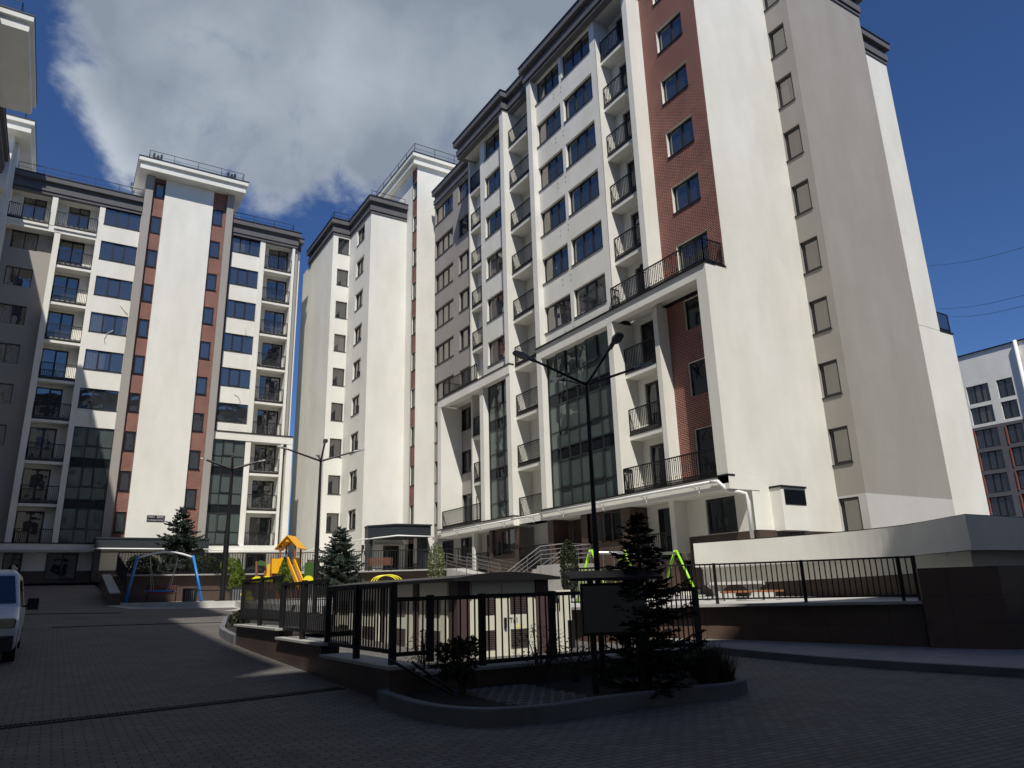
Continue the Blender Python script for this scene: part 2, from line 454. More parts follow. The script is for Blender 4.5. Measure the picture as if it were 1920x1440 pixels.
def window(F, u0, u1, z0, z1, par, n=3, depth=.17, fm=None, gm=None, sash=1, sill=True, name='window', splits=None, hbar=None):
    """frame with pane children; local mesh shared between windows of one size"""
    fm = fm or FRAME; gm = gm or GLASS
    w, h = round(u1 - u0, 3), round(z1 - z0, 3)
    key = (F.kind, F.sgn, w, h, n, fm.name, gm.name, sash, sill, depth, tuple(splits or ()), hbar)
    if key not in WCACHE:
        G = Face(F.kind, 0, F.sgn)
        mb = MB(); t = .06
        def bx(a, b, c, d, z, zz): G.box(mb, a, b, c, d, z, zz)
        bx(0, t, -.02, .05, 0, h); bx(w - t, w, -.02, .05, 0, h); bx(t, w - t, -.02, .05, 0, t); bx(t, w - t, -.02, .05, h - t, h)
        cuts = splits if splits else [w * k / n for k in range(1, n)]
        for c in cuts: bx(c - .035, c + .035, -.02, .05, t, h - t)
        ed = [t - .03] + list(cuts) + [w - t + .03]
        if hbar: bx(t, w - t, -.015, .045, hbar - .03, hbar + .03)
        if sash is not None and sash < len(ed) - 1:      # the opening sash has a second, thicker frame
            a, b = ed[sash] + .03, ed[sash + 1] - .03
            for q in ((a, a + .055, t, h - t), (b - .055, b, t, h - t), (a + .055, b - .055, t, t + .055), (a + .055, b - .055, h - t - .055, h - t)):
                bx(q[0], q[1], -.045, .03, q[2], q[3])
        if sill: bx(-.03, w + .03, -depth - .05, -.021, -.04, -.005)
        p = MB()
        p.quad(G.pt(t * .5, .01, t * .5), G.pt(w - t * .5, .01, t * .5), G.pt(w - t * .5, .01, h - t * .5), G.pt(t * .5, .01, h - t * .5))
        WCACHE[key] = (mb.mesh(name + '_frame', fm), p.mesh('pane', gm))
    fmesh, pmesh = WCACHE[key]
    o = bpy.data.objects.new(name, fmesh); C.objects.link(o)
    o.parent = par
    o.location = Vector(F.pt(u0, depth, z0)) - Vector(par['at'])
    q = bpy.data.objects.new('pane', pmesh); C.objects.link(q); q.parent = o
    q.rotation_euler = (random.uniform(-.004, .004), random.uniform(-.004, .004), random.uniform(-.004, .004))
    return o
def railing_mesh(F, u0, u1, z0, z1, d=0.0, mb=None, returns=(), pitch=.115, loops=True):
    """bars between a hand rail and a foot rail, every second pair closed into a long loop"""
    mb = mb or MB()
    t = .02
    def seg(P0, P1):
        a, b = Vector(P0), Vector(P1); L = (b - a).length
        if L < .05: return
        dv = (b - a) / L; Z = Vector((0, 0, 1))
        zt, zb = z1 - z0, 0.0
        mb.bar(a + Z * zt, b + Z * zt, .055, .05)
        mb.bar(a + Z * .06, b + Z * .06, .04, .04)
        mb.bar(a + Z * .17, b + Z * .17, .03, .03)
        k = max(1, int(round(L / pitch)))
        for i in range(k + 1):
            p = a + dv * (L * i / k)
            end = i in (0, k)
            mb.bar(p, p + Z * (zt), .045 if end else .024)
            if loops and not end and i % 3 == 1 and i + 1 <= k:
                q = a + dv * (L * (i + 1) / k)
                mb.bar(p + Z * (zt - .13), q + Z * (zt - .13), .026)
                mb.bar(p + Z * .30, q + Z * .30, .026)
            if i < k:
                pm = a + dv * (L * (i + .5) / k)
                mb.bar(pm + Z * .06, pm + Z * .17, .024)
    seg(F.pt(u0, d, z0), F.pt(u1, d, z0))
    for (u, d1) in returns:
        seg(F.pt(u, d, z0), F.pt(u, d1, z0))
    return mb
def sweep(mb, path, prof, mat=None):
    """profile (outward distance, z) along a plan polyline; outward is to the right of travel"""
    P = [Vector((p[0], p[1])) for p in path]
    nrm = []
    for a, b in zip(P, P[1:]):
        d = (b - a).normalized(); nrm.append(Vector((d.y, -d.x)))
    offs = []
    for k in range(len(P)):
        if k == 0: offs.append(nrm[0])
        elif k == len(P) - 1: offs.append(nrm[-1])
        else:
            n = nrm[k - 1] + nrm[k]
            offs.append(n / max(.2, n.dot(nrm[k])))
    for (d0, z0, *mm), (d1, z1, *m1) in zip(prof, prof[1:]):
        mt = m1[0] if m1 else mat
        for k in range(len(P) - 1):
            a0 = P[k] + offs[k] * d0; b0 = P[k + 1] + offs[k + 1] * d0
            a1 = P[k] + offs[k] * d1; b1 = P[k + 1] + offs[k + 1] * d1
            mb.quad((a0.x, a0.y, z0), (b0.x, b0.y, z0), (b1.x, b1.y, z1), (a1.x, a1.y, z1), mt)
    for k in (0, len(P) - 1):       # end caps
        pts = [(P[k].x + offs[k].x * p[0], P[k].y + offs[k].y * p[0], p[1]) for p in prof]
        mb.poly(pts, mat)
PROF_DARK = [(-.35, 0), (.06, 0), (.06, .13), (0, .13), (0, .25), (.12, .25), (.12, .66), (0, .66), (0, 1.03), (.28, 1.03), (.28, 1.42), (.32, 1.42, BLACK), (.32, 1.50, BLACK), (-.35, 1.50, BLACK)]
PROF_WHITE = [(-.2, 0), (.0, 0), (.0, .34), (-.12, .34), (-.12, .64), (.15, .64), (.15, .98), (.19, .98, BLACK), (.19, 1.05, BLACK), (-.3, 1.05, BLACK)]
def cornice(mb, path, z, prof, mat, mats_on=True):
    sweep(mb, path, [(p[0], p[1] + z, *(p[2:] if len(p) > 2 else (mat,))) for p in prof], mat)
def roof_rail(par, pts, z, h=.75, step=1.7):
    mb = MB()
    for a, b in zip(pts, pts[1:]):
        a = Vector((a[0], a[1], z)); b = Vector((b[0], b[1], z)); L = (b - a).length
        mb.bar(a + Vector((0, 0, h)), b + Vector((0, 0, h)), .035)
        mb.bar(a + Vector((0, 0, h * .5)), b + Vector((0, 0, h * .5)), .02)
        k = max(1, int(L / step))
        for i in range(k + 1):
            p = a + (b - a) * i / k
            mb.bar(p, p + Vector((0, 0, h)), .035)
    mb.build('roof_railing', BLACK, par)

# ================================================================== MAIN APARTMENT BUILDING (white, red brick and grey)
TOPF = 32.15
S = lambda k: 6.5 + 3 * k            # window sills
FL = lambda k: 5.72 + 3 * k          # balcony floors
main = thing('apartment_building', 'long white ten storey block with tall red brick panel, grey bay and stacked balconies', 'building', (28, 30, 0))
X1 = Face('x', 21.95)
body = MB(); grey = MB(); brick = MB(); tile = MB(); dk = MB()
WH = WHITE

def curtain(F, us, zs, par, dark_rows, open_cols):
    """a glazed wall of mullions; its opening lights stand a little proud"""
    mb = MB(); G = F
    for u in us: G.box(mb, u - .03, u + .03, -.03, .06, zs[0], zs[-1])
    for z in zs: G.box(mb, us[0], us[-1], -.02, .05, z - .03, z + .03)
    for r in range(len(zs) - 1):
        for c in open_cols:
            if (zs[r + 1] - zs[r]) > 1.2 and c < len(us) - 1:
                a, b = us[c] + .03, us[c + 1] - .03
                for q in ((a, a + .07, zs[r] + .03, zs[r + 1] - .03), (b - .07, b, zs[r] + .03, zs[r + 1] - .03), (a, b, zs[r] + .03, zs[r] + .1), (a, b, zs[r + 1] - .1, zs[r + 1] - .03)):
                    G.box(mb, q[0], q[1], -.07, -.021, q[2], q[3])
    o = mb.build('curtain_wall', FRAME, par)
    for r in range(len(zs) - 1):
        for c in range(len(us) - 1):
            w_, h_ = us[c + 1] - us[c], zs[r + 1] - zs[r]
            L0 = Face(F.kind, 0, F.sgn)
            p = MB(); p.quad(L0.pt(0, 0, 0), L0.pt(w_, 0, 0), L0.pt(w_, 0, h_), L0.pt(0, 0, h_))
            q = bpy.data.objects.new('pane', p.mesh('pane', CURTD if r in dark_rows else CURT)); C.objects.link(q)
            q.parent = o; q.matrix_parent_inverse = Matrix.Identity(4)
            tilt = -.018 if (c in open_cols and h_ > 1.2) else 0
            q.location = Vector(F.pt(us[c], .02 if not tilt else -.03, zs[r]))
            q.rotation_euler = (random.uniform(-.006, .006), random.uniform(-.006, .006) + (tilt if F.kind == 'x' else 0), random.uniform(-.004, .004))
    return o
ROWS = [5.78, 6.72, 8.17, 8.83, 9.71, 11.17, 11.83, 12.68, 14.08]
DARKROWS = (2, 5)

# --- window block W with its two columns
hw = [(26.0, 28.68, S(k), S(k) + 1.55) for k in range(3, 9)] + [(28.98, 31.46, S(k), S(k) + 1.55) for k in range(3, 9)]
wall(body, X1, 25.5, 31.5, 14.65, TOPF, hw, .19)
for h in hw:
    window(X1, *h, main, n=3, sash=1)
body.box(21.95, 22.95, 25.5, 25.53, 14.65, TOPF)       # flank of the block
body.box(22.15, 22.95, 25.53, 31.5, 31.0 + 1.1, TOPF)
# --- piers
body.box(21.6, 22.95, 31.5, 31.95, 5.72, TOPF)          # P3
body.box(21.6, 22.95, 34.85, 35.3, 5.72, TOPF)          # P4
body.box(21.95, 22.95, 22.84, 23.2, 14.6, TOPF)         # P1
body.box(22.2, 22.95, 22.84, 23.12, 3.0, 14.1)
body.box(21.6, 22.95, 25.35, 25.7, 5.72, 14.06)
body.box(22.4, 23.18, 40.95, 41.12, 3.0, TOPF)          # P6
body.box(22.1, 22.95, 38.7, 38.85, 5.72, TOPF)
body.box(21.7, 22.3, 38.25, 38.7, 5.72, 14.06)
# --- W2
X2 = Face('x', 22.1)
h2 = [(36.08, 38.22, S(k), S(k) + 1.58) for k in range(3, 9)]
wall(body, X2, 35.3, 38.7, 14.65, TOPF, h2, .19)
for h in h2: window(X2, *h, main, n=2, sash=0)
# --- back walls of the balcony recesses with their doors
XB = Face('x', 22.95)
doors = []
for k in range(0, 9):
    doors.append((32.2, 33.9, FL(k), FL(k) + 2.25)); doors.append((38.95, 40.3, FL(k), FL(k) + 2.25)); doors.append((23.35, 24.85, FL(k), FL(k) + 2.25))
for (a, b) in ((31.95, 34.85), (38.85, 40.95), (23.2, 25.5)):
    hs = [h for h in doors if a < h[0] < b]
    wall(body, XB, a, b, 5.3, TOPF, hs, .2)
    for h in hs: window(XB, *h, main, n=2, sash=1, sill=False, name='balcony_door', gm=GLASSD, depth=.12, hbar=.75)
def balcony(u0, u1, xf, k, uL=True):
    z = FL(k)
    mb = MB(); mb.box(xf, 22.949, u0 + .005, u1 - .005, z - .47, z - .27); mb.box(xf + .12, 22.949, u0 + .006, u1 - .006, z - .27, z - .02)
    o = mb.build('balcony', WHITE, main)
    F = Face('x', xf)
    r = railing_mesh(F, u0 + .03, u1 - .03, z - .2, z + .98, d=.03, returns=())
    F.box(r, u0 + .01, u1 - .01, -.02, .005, z - .26, z - .2)
    ro = r.build('railing', BLACK); ro.parent = o
    ro.matrix_parent_inverse = Matrix.Identity(4)
    ro.matrix_parent_inverse = Matrix.Identity(4)
    return o
def fixrail(o): pass
for k in range(1, 9):
    if k != 3: balcony(23.2, 25.5 if k > 3 else 25.35, 22.24, k)
    balcony(31.95, 34.85, 21.98, k)
    if k != 3: balcony(38.85, 40.95, 22.45, k)
balcony(31.95, 34.85, 21.98, 0)
# --- brick panel
XK = Face('x', 22.85)
hb = [(20.08, 21.80, S(k), S(k) + 1.4) for k in range(4, 9)] + [(19.95, 21.84, 14.62, 16.85)]
wall(brick, XK, 19.17, 22.84, 14.6, TOPF, hb, .2, BRX, WHITE)
for h in hb[:-1]: window(XK, *h, main, n=2, sash=0)
window(XK, *hb[-1], main, n=2, sash=0, sill=False, name='balcony_door')
hb2 = [(20.0, 21.75, 12.62, 14.05), (20.0, 21.85, 9.6, 11.12), (19.95, 21.86, 5.75, 8.12)]
wall(brick, XK, 19.4, 22.84, 5.7, 14.1, hb2, .17, BRX, WHITE)
for h in hb2: window(XK, *h, main, n=2, sash=0, sill=False, gm=GLASSD, depth=.12)
# --- big white end wall, grey bay, far end
YE = Face('y', 19.17)
wall(body, YE, 22.85, 28.2, 3.65, TOPF)
XG = Face('x', 28.2)
hg = [(18.2, 19.14, S(k), S(k) + 1.58) for k in range(0, 9)]
wall(grey, XG, 17.85, 19.17, 5.14, TOPF, hg, .2, GREY)
lowg = [(18.2, 19.14, 3.45, 5.05)]
wall(grey, XG, 17.85, 19.17, -.5, 5.14, lowg, .2, LGREY)
for h in hg + lowg: window(XG, *h, main, n=1, sash=0, depth=.14)
YG = Face('y', 17.85)
wall(grey, YG, 28.2, 34.8, 5.14, TOPF, (), .2, GREY)
wall(grey, YG, 28.2, 34.8, -.5, 5.14, (), .2, LGREY)
body.box(34.8, 39.9, 19.4, 45, 14.77, TOPF); body.box(34.8, 41.2, 19.41, 44, -.5, 14.77)
body.box(28.8, 34.79, 18.4, 44, -.5, TOPF - .01)
body.box(23.7, 28.15, 19.4, 48, 3.66, TOPF - .02)
# --- grey wing at the far end of the facade
XW = Face('x', 23.18)
hq = [(45.13, 48.28, S(k), S(k) + 1.56) for k in range(0, 9)] + [(41.95, 44.2, S(k), S(k) + 1.56) for k in range(1, 9) if k != 3]
hqd = [(42.2, 44.2, 14.65, 17.0), (42.0, 44.0, 5.75, 8.05)]
wall(grey, XW, 41.12, 48.35, 3.0, TOPF, hq + hqd, .19, GREY)
for h in hq: window(XW, *h, main, n=3 if h[0] > 45 else 2, sash=1)
for h in hqd: window(XW, *h, main, n=2, sash=0, sill=False, name='balcony_door', gm=GLASSD)
# --- frame 1 (the big bracket on the near corner) and frame 2
body.box(21.6, 22.849, 19.15, 19.7, 5.4, 14.62)
body.box(21.6, 22.05, 19.7, 31.5, 14.08, 14.62)
body.box(22.05, 22.85, 19.7, 25.35, 14.28, 14.6)
body.box(21.6, 22.05, 25.7, 31.5, 14.0, 14.079)
body.box(21.55, 22.0, 34.849, 44.45, 14.06, 14.62)
body.box(22.0, 23.18, 38.85, 44.45, 14.3, 14.6)
body.box(21.55, 23.18, 43.95, 44.449, 5.19, 14.06)
for (a, b) in ((19.149, 31.95), (34.849, 44.5)):
    body.box(21.6, 23.3, a, b, 5.18, 5.68)
    dk.box(21.54, 21.95, a - .02, b, 5.68, 5.745)
    dk.box(21.52, 22.2 if a < 20 else 21.9, a - .03, b, 14.62, 14.685)
dk.box(21.52, 22.88, 19.10, 19.2, 14.686, 14.70)
body.box(21.95, 23.3, 31.95, 34.849, 5.25, 5.66)
# terrace railings on the frames and on the lowest floor
def rail(u0, u1, z, x, ret=(), parent=None, F=None):
    F = F or Face('x', x)
    r = railing_mesh(F, u0, u1, z, z + 1.12, d=0, returns=ret)
    return r.build('railing', BLACK, parent or main)
rail(19.25, 25.32, 14.68, 21.68, ret=((19.25, 1.1), (25.32, .5)))
rail(19.75, 25.3, 5.74, 21.68, ret=((25.3, .5),))
rail(38.9, 43.7, 14.68, 21.65, ret=((43.7, 1.4),))
rail(38.75, 43.9, 5.74, 21.66)
for (z, x, y0, y1) in ((14.7, 22.25, 22.95, 23.75), (5.75, 22.3, 22.95, 23.6), (14.7, 22.6, 40.9, 41.9), (5.75, 22.6, 40.9, 41.9)):   # dark party screens
    mb = MB(); mb.box(x, x + .05, y0, y1, z, z + 1.85); mb.build('balcony_screen', BLACK, main)
curtain(Face('x', 22.0), [25.7, 27.0, 27.95, 28.85, 29.75, 30.6, 31.47], ROWS, main, DARKROWS, (1, 4))
curtain(Face('x', 22.1), [35.3, 36.45, 37.25, 38.22], ROWS, main, DARKROWS, (1,))
# --- ground floor: brown tiled base, recesses, entrance
XT = Face('x', 21.9)
tile.box(21.9, 22.9, 31.45, 31.95, .5, 5.17, TILX)
tile.box(21.9, 22.9, 25.35, 25.95, .5, 5.17, TILX)
wall(tile, XT, 25.95, 29.05, .5, 5.17, [(26.0, 28.53, 3.7, 5.16)], .2, TILX)
window(XT, 26.0, 28.53, 3.7, 5.15, main, n=3, fm=BRFR, gm=GLASSD, sash=0)
tile.box(21.91, 22.9, 28.53, 29.05, 2.8, 5.17, TILX)
tile.box(21.91, 23.3, 29.05, 31.45, .5, 2.8, TILX)
XD = Face('x', 23.2)
wall(tile, XD, 29.05, 31.45, 2.8, 5.18, [(29.2, 30.5, 2.82, 4.95)], .1, TILX)
window(XD, 29.2, 30.5, 2.82, 4.95, main, n=1, fm=BRFR, gm=GLASSD, sash=0, sill=False, name='entrance_door')
nb = MB(); nb.box(23.19, 23.2, 29.3, 29.6, 3.9, 4.3); nb.build('notice_sheet', WPLAS, main)
body.box(22.95, 23.29, 31.95, 34.85, 2.8, 5.25)
window(Face('x', 22.95), 32.3, 33.4, 2.82, 5.0, main, n=1, gm=GLASSD, sill=False, name='balcony_door', depth=-.02)
tile.box(21.95, 23.0, 31.96, 34.84, .5, 2.8, TILX)
rail(32.0, 34.8, 2.85, 21.9)
XT2 = Face('x', 21.95)
wall(tile, XT2, 34.85, 38.27, .5, 5.17, [(35.35, 37.9, 3.65, 5.14)], .2, TILX)
window(XT2, 35.35, 37.9, 3.65, 5.12, main, n=3, fm=BRFR, gm=GLASSD, sash=1)
window(Face('x', 22.95), 38.9, 40.2, 2.85, 5.1, main, n=1, gm=GLASSD, sill=False, name='balcony_door', depth=-.02)
body.box(22.96, 23.29, 38.27, 41.0, .5, 5.2)
rail(38.4, 39.85, 2.8, 21.9)
body.box(21.8, 22.1, 39.82, 40.1, 1.2, 5.18)
wall(body, XW, 41.12, 48.35, 2.6, 3.0)
for a, b in ((42.55, 44.1), (45.3, 46.9)):
    window(XW, a, b, 3.7, 5.15, main, n=2, gm=GLASSD, sill=False, depth=-.03)
tile.box(23.1, 23.3, 41.13, 48.35, .5, 3.6, TILX)
# near corner ground floor
XN = Face('x', 22.95)
wall(body, XN, 19.17, 22.84, 3.65, 5.18, [(20.15, 21.75, 3.67, 5.1)], .2)
window(XN, 20.15, 21.75, 3.67, 5.1, main, n=2, gm=GLASSD, sill=False, depth=.1)
wall(tile, XN, 19.17, 22.84, -.5, 3.65, (), .2, TILX)
tile.box(22.9, 28.3, 19.10, 19.25, -.5, 3.65, TILY)
body.box(22.955, 23.29, 23.12, 25.35, 1.2, 5.18)
window(Face('x', 22.95), 23.4, 24.6, 2.85, 5.0, main, n=1, gm=GLASSD, sill=False, name='balcony_door', depth=-.02)
body.box(22.0, 22.95, 22.5, 25.36, .9, 1.5)
tile.box(22.1, 23.2, 23.12, 25.35, 1.5, 2.7, TILX)
rail(23.2, 25.2, 2.72, 21.95)
# vent shaft on the end wall
body.box(23.9, 25.4, 18.65, 19.17, 3.62, 5.28)
dk.box(23.86, 25.44, 18.6, 19.17, 5.28, 5.36)
vg = MB(); vg.box(24.08, 25.34, 18.625, 18.649, 4.62, 5.2)
for i in range(11): vg.bar((24.1, 18.61, 4.67 + i * .05), (25.32, 18.61, 4.67 + i * .05), .02, .012)
vg.build('vent_grille', BLACK, main)
# cornice
cmb = MB()
cornice(cmb, [(23.18, 48.4), (23.18, 41.2), (21.62, 41.2), (21.62, 34.93), (22.05, 34.93), (22.05, 32.08), (21.62, 32.08), (21.62, 22.6), (22.85, 22.6), (22.85, 19.17),
              (28.2, 19.17), (28.2, 17.85), (34.8, 17.85), (34.8, 19.4), (39.9, 19.4), (39.9, 45)], TOPF, PROF_DARK, DGREY)
for q in ((23.2, 39.8, 22.7, 48.3), (21.7, 23.2, 22.7, 32.0), (22.1, 23.2, 31.9, 35.1), (21.7, 23.2, 35.0, 41.1), (22.9, 39.8, 19.5, 22.7), (28.25, 34.7, 17.9, 19.5)):
    cmb.box(q[0], q[1], q[2], q[3], TOPF - .004 * len(cmb.v) / 9999 + .002, TOPF + 1.4, LGREY)
cmb.build('cornice', DGREY, main)
roof_rail(main, [(39.2, 19.9), (30, 19.9)], TOPF + 1.45, .7)
# small air vents beside the windows: short pipe stubs
vs = MB()
for k in range(3, 9):
    for (y, dz) in ((28.82, -.45), (28.82, -.75), (28.82 + .75, -.45), (28.82 + .75, -.75)):
        vs.tube([(21.95, y, S(k) + dz), (21.925, y, S(k) + dz)], .03, 6)
vs.build('vent_stub', LAMPG, main)
# gas pipe along the fascia with its brackets
gp = MB()
gp.tube([(21.48, 19.95, 5.53), (21.48, 32.0, 5.53)], .055, 8)
gp.tube([(21.48, 34.9, 5.50), (21.48, 44.4, 5.46)], .045, 8); gp.tube([(21.48, 32.0, 5.53), (21.48, 34.9, 5.50)], .045, 8)
gp.tube([(21.48, 19.96, 5.53), (21.48, 19.6, 5.5), (21.55, 19.45, 5.3), (21.75, 19.38, 5.1), (22.1, 19.2, 5.08), (22.35, 19.06, 5.0), (22.4, 19.03, 4.7), (22.4, 19.03, 3.3)], .075, 9)
for y in (20.9, 24.0, 27.0, 30.2, 33.0, 36.0, 38.8, 41.8, 44.1):
    gp.bar((21.6, y, 5.42), (21.44, y, 5.42), .03); gp.bar((21.44, y, 5.42), (21.44, y, 5.56), .03)
    gp.tube([(21.55, y - .25, 5.42), (21.5, y - .25, 5.2), (21.62, y - .25, 5.1)], .02, 6)
gp.build('gas_pipe', WPIPE, main, smooth=True)
body.build('white_wall', WHITE, main); grey.build('grey_wall', GREY, main); brick.build('brick_wall', BRX, main)
tile.build('tiled_base', TILX, main); dk.build('dark_ledge', BLACK, main)
# end-wall rail on the far corner
r = railing_mesh(Face('y', 19.45), 39.95, 41.1, 14.8, 15.9, loops=False); r.build('railing', BLACK, main)
lg = MB(); lg.box(39.9, 41.25, 19.36, 22, 14.77, 14.83); lg.build('dark_ledge', BLACK, main)

# ================================================================== TOWER BLOCK in the middle
tow = thing('apartment_building', 'white stepped tower block with narrow brick strip and plain windowless walls', 'building', (22, 56, 0))
tb = MB(); tbr = MB(); tt = MB()
YA = Face('y', 56.6); XA = Face('x', 17.35); XC = Face('x', 18.87)
ha = [(17.8, 18.8, S(k), S(k) + 1.5) for k in range(0, 9)]
wall(tb, YA, 17.35, 18.87, 2.9, TOPF, ha, .2)
for h in ha: window(YA, *h, tow, n=1, sash=None)
wall(tb, XA, 56.6, 63.2, 2.9, TOPF)
hc = [(52.95, 54.75, S(k), S(k) + 1.5) for k in range(0, 9)]
wall(tb, XC, 51.5, 56.6, 2.9, TOPF, hc, .2)
for h in hc: window(XC, *h, tow, n=2, sash=1)
wall(tb, Face('y', 51.5), 18.87, 22.04, 5.2, TOPF)
XS = Face('x', 22.04)
wall(tb, XS, 50.32, 57, 5.2, 36.5)
hs = [(49.5, 50.3, S(k) + (.08 if k > 7 else 0), S(k) + 1.5) for k in range(0, 9)] + [(49.5, 50.3, 33.6, 35.2)]
wall(tbr, Face('x', 22.1), 49.45, 50.32, 5.2, 36.4, hs, .15, BRX, WHITE)
for h in hs: window(Face('x', 22.1), *h, tow, n=1, sash=None, depth=.1)
wall(tb, Face('y', 49.4), 22.04, 30, 2.9, 36.5)
tb.box(17.4, 40, 57, 66, 2.9, TOPF); tb.box(22.3, 40, 49.5, 60, 2.9, 36.4); tb.box(19.1, 22.1, 51.7, 57, 2.9, TOPF)
tb.box(17.36, 18.9, 62.6, 63.2, 2.9, TOPF)
wall(tb, Face('y', 50.9), 18.87, 22.04, 2.9, 5.2, [(20.3, 21.6, 2.95, 5.15)], .3)
window(Face('y', 50.9), 20.3, 21.6, 2.95, 5.15, tow, n=2, fm=BRFR, gm=GLASSD, sash=0, sill=False, name='entrance_door')
tt.box(22.04, 30, 49.3, 49.4, 2.9, 3.75, TILY)
tb.build('white_wall', WHITE, tow); tbr.build('brick_wall', BRX, tow); tt.build('tiled_base', TILY, tow)
cm = MB()
cornice(cm, [(17.35, 64), (17.35, 56.6), (18.87, 56.6), (18.87, 51.5), (22.04, 51.5)], TOPF, PROF_DARK, DGREY)
cm.box(17.4, 22.0, 56.7, 64, TOPF + .002, TOPF + 1.4, LGREY); cm.box(18.9, 22.03, 51.55, 57, TOPF + .003, TOPF + 1.4, LGREY)
cm.build('cornice', DGREY, tow)
cm = MB()
cornice(cm, [(21.6, 58), (21.6, 49.15), (31, 49.15)], 36.4, PROF_WHITE, WHITE)
cm.box(21.7, 31, 49.25, 58, 36.405, 37.35, WHITE)
cm.build('cornice', WHITE, tow)
roof_rail(tow, [(21.7, 58), (21.7, 49.2), (31, 49.2)], 37.45, .9)
roof_rail(tow, [(17.3, 57.2), (17.3, 56.5), (18.6, 56.5)], 33.6, .7); roof_rail(tow, [(18.9, 51.6), (21.9, 51.6)], 33.6, .7)
cn = MB()
pts = [(18.75, 49.9), (20.2, 48.1), (22.8, 48.1), (22.8, 51.0), (18.9, 51.0)]
cn.prism(pts, 5.55, 6.35); cn.prism([(18.68, 49.9), (20.16, 48.02), (22.87, 48.02), (22.87, 51.0), (18.85, 51.0)], 6.35, 6.45)
cn.box(22.3, 22.8, 48.6, 51.0, 3.1, 5.55); cn.box(18.9, 19.15, 50.0, 51.0, 3.1, 5.55)
cn.build('entrance_canopy', CANOPY, tow)
gp = MB()
gp.tube([(18.2, 56.4, 5.5), (18.6, 50.2, 5.5), (20.2, 47.95, 5.62), (22.9, 47.95, 5.58), (23.1, 48.3, 5.5), (23.2, 48.6, 5.45)], .05, 7)
gp.tube([(16.9, 62, 5.0), (17.15, 56.4, 5.3), (18.2, 56.4, 5.5)], .05, 7)
gp.build('gas_pipe', WPIPE, tow, smooth=True)

# ================================================================== BLOCK WITH THE HOUSE NUMBER, across the court
lb = thing('apartment_building', 'white block with two brick strips beside a blank panel bearing the number plate', 'building', (6, 62, 0))
wb = MB(); wg = MB(); wk = MB(); wt = MB()
YB = 61.5
Fg = Face('y', 61.3)
hG = [(-5.75, -4.05, S(k), S(k) + 1.5) for k in range(0, 8)]
wall(wg, Fg, -6.2, -3.0, 5.7, 29.3, hG, .2, GREY)
for h in hG: window(Fg, *h, lb, n=2, sash=None, sill=False, gm=GLASS)
F4 = Face('y', 60.4)
# piers
wb.box(-7.6, -6.15, 59.9, 62, 2.9, 35.4)
wb.box(-3.05, -2.66, 60.4, 62, 5.7, 29.0); wb.box(-3.52, -3.15, 60.4, 62, 29.5, 31.95)
wb.box(-.33, .04, 60.4, 62, 5.7, 31.95)
wb.box(-6.15, -.33, 60.4, 61.3, 28.95, 29.45)
# back walls with doors
Fb = Face('y', YB)
dz = [(-2.66, -1.0, FL(k), FL(k) + 2.3) for k in range(0, 9)] + [(-5.4, -3.9, FL(8), FL(8) + 2.3)]
dz[8] = (-2.4, -.95, FL(8), FL(8) + 2.3)
dr = [(13.05, 14.78, FL(k), FL(k) + 2.3) for k in range(0, 9)]
wall(wb, Fb, -3.0, -.33, 5.7, 31.95, [h for h in dz[:9]], .15); wall(wb, Fb, -6.15, -3.0, 29.3, 31.95, dz[9:], .15)
wall(wb, Fb, 12.45, 14.86, 5.7, 31.95, dr, .15)
for h in dz + dr: window(Fb, *h, lb, n=2, sash=1, sill=False, gm=GLASS, depth=.1, name='balcony_door')
def balcony_y(u0, u1, yf, k, par):
    z = FL(k)
    mb = MB(); mb.box(u0 + .005, u1 - .005, yf, YB - .001, z - .47, z - .27); mb.box(u0 + .006, u1 - .006, yf + .12, YB - .001, z - .27, z - .02)
    o = mb.build('balcony', WHITE, par)
    F = Face('y', yf)
    r = railing_mesh(F, u0 + .03, u1 - .03, z - .2, z + .98, d=.03)
    F.box(r, u0 + .01, u1 - .01, -.02, .005, z - .26, z - .2)
    ro = r.build('railing', BLACK); ro.parent = o
for k in range(0, 8): balcony_y(-2.66, -.33, 60.55, k, lb)
balcony_y(-3.15, -.33, 60.3, 8, lb); balcony_y(-6.15, -3.52, 60.3, 8, lb)
for k in range(0, 9): balcony_y(12.45, 14.86, 60.55, k, lb)
# window walls
h1 = [(.06, 2.6, S(k), S(k) + 1.55) for k in range(3, 9)]
wall(wb, F4, .04, 2.62, 14.1, 31.95, h1, .15)
for h in h1: window(F4, *h, lb, n=3, sash=1, depth=.12)
F6 = Face('y', 60.55)
h6 = [(9.55, 12.08, S(k), S(k) + 1.55) for k in range(3, 9)]
wall(wb, F6, 9.75, 12.45, 14.1, 31.95, h6, .15)
wk.box(9.5, 9.75, 60.6, 60.7, 14.1, 31.95, DGREY)
for h in h6: window(F6, *h, lb, n=3, sash=1, depth=.12)
wb.box(12.06, 12.48, 60.42, 61.5, 5.7, 31.95)
curtain(Face('y', 60.5), [.06, .89, 1.68, 2.6], ROWS, lb, DARKROWS, (1,))
curtain(Face('y', 60.55), [9.55, 10.36, 11.22, 12.06], ROWS, lb, DARKROWS, (1,))
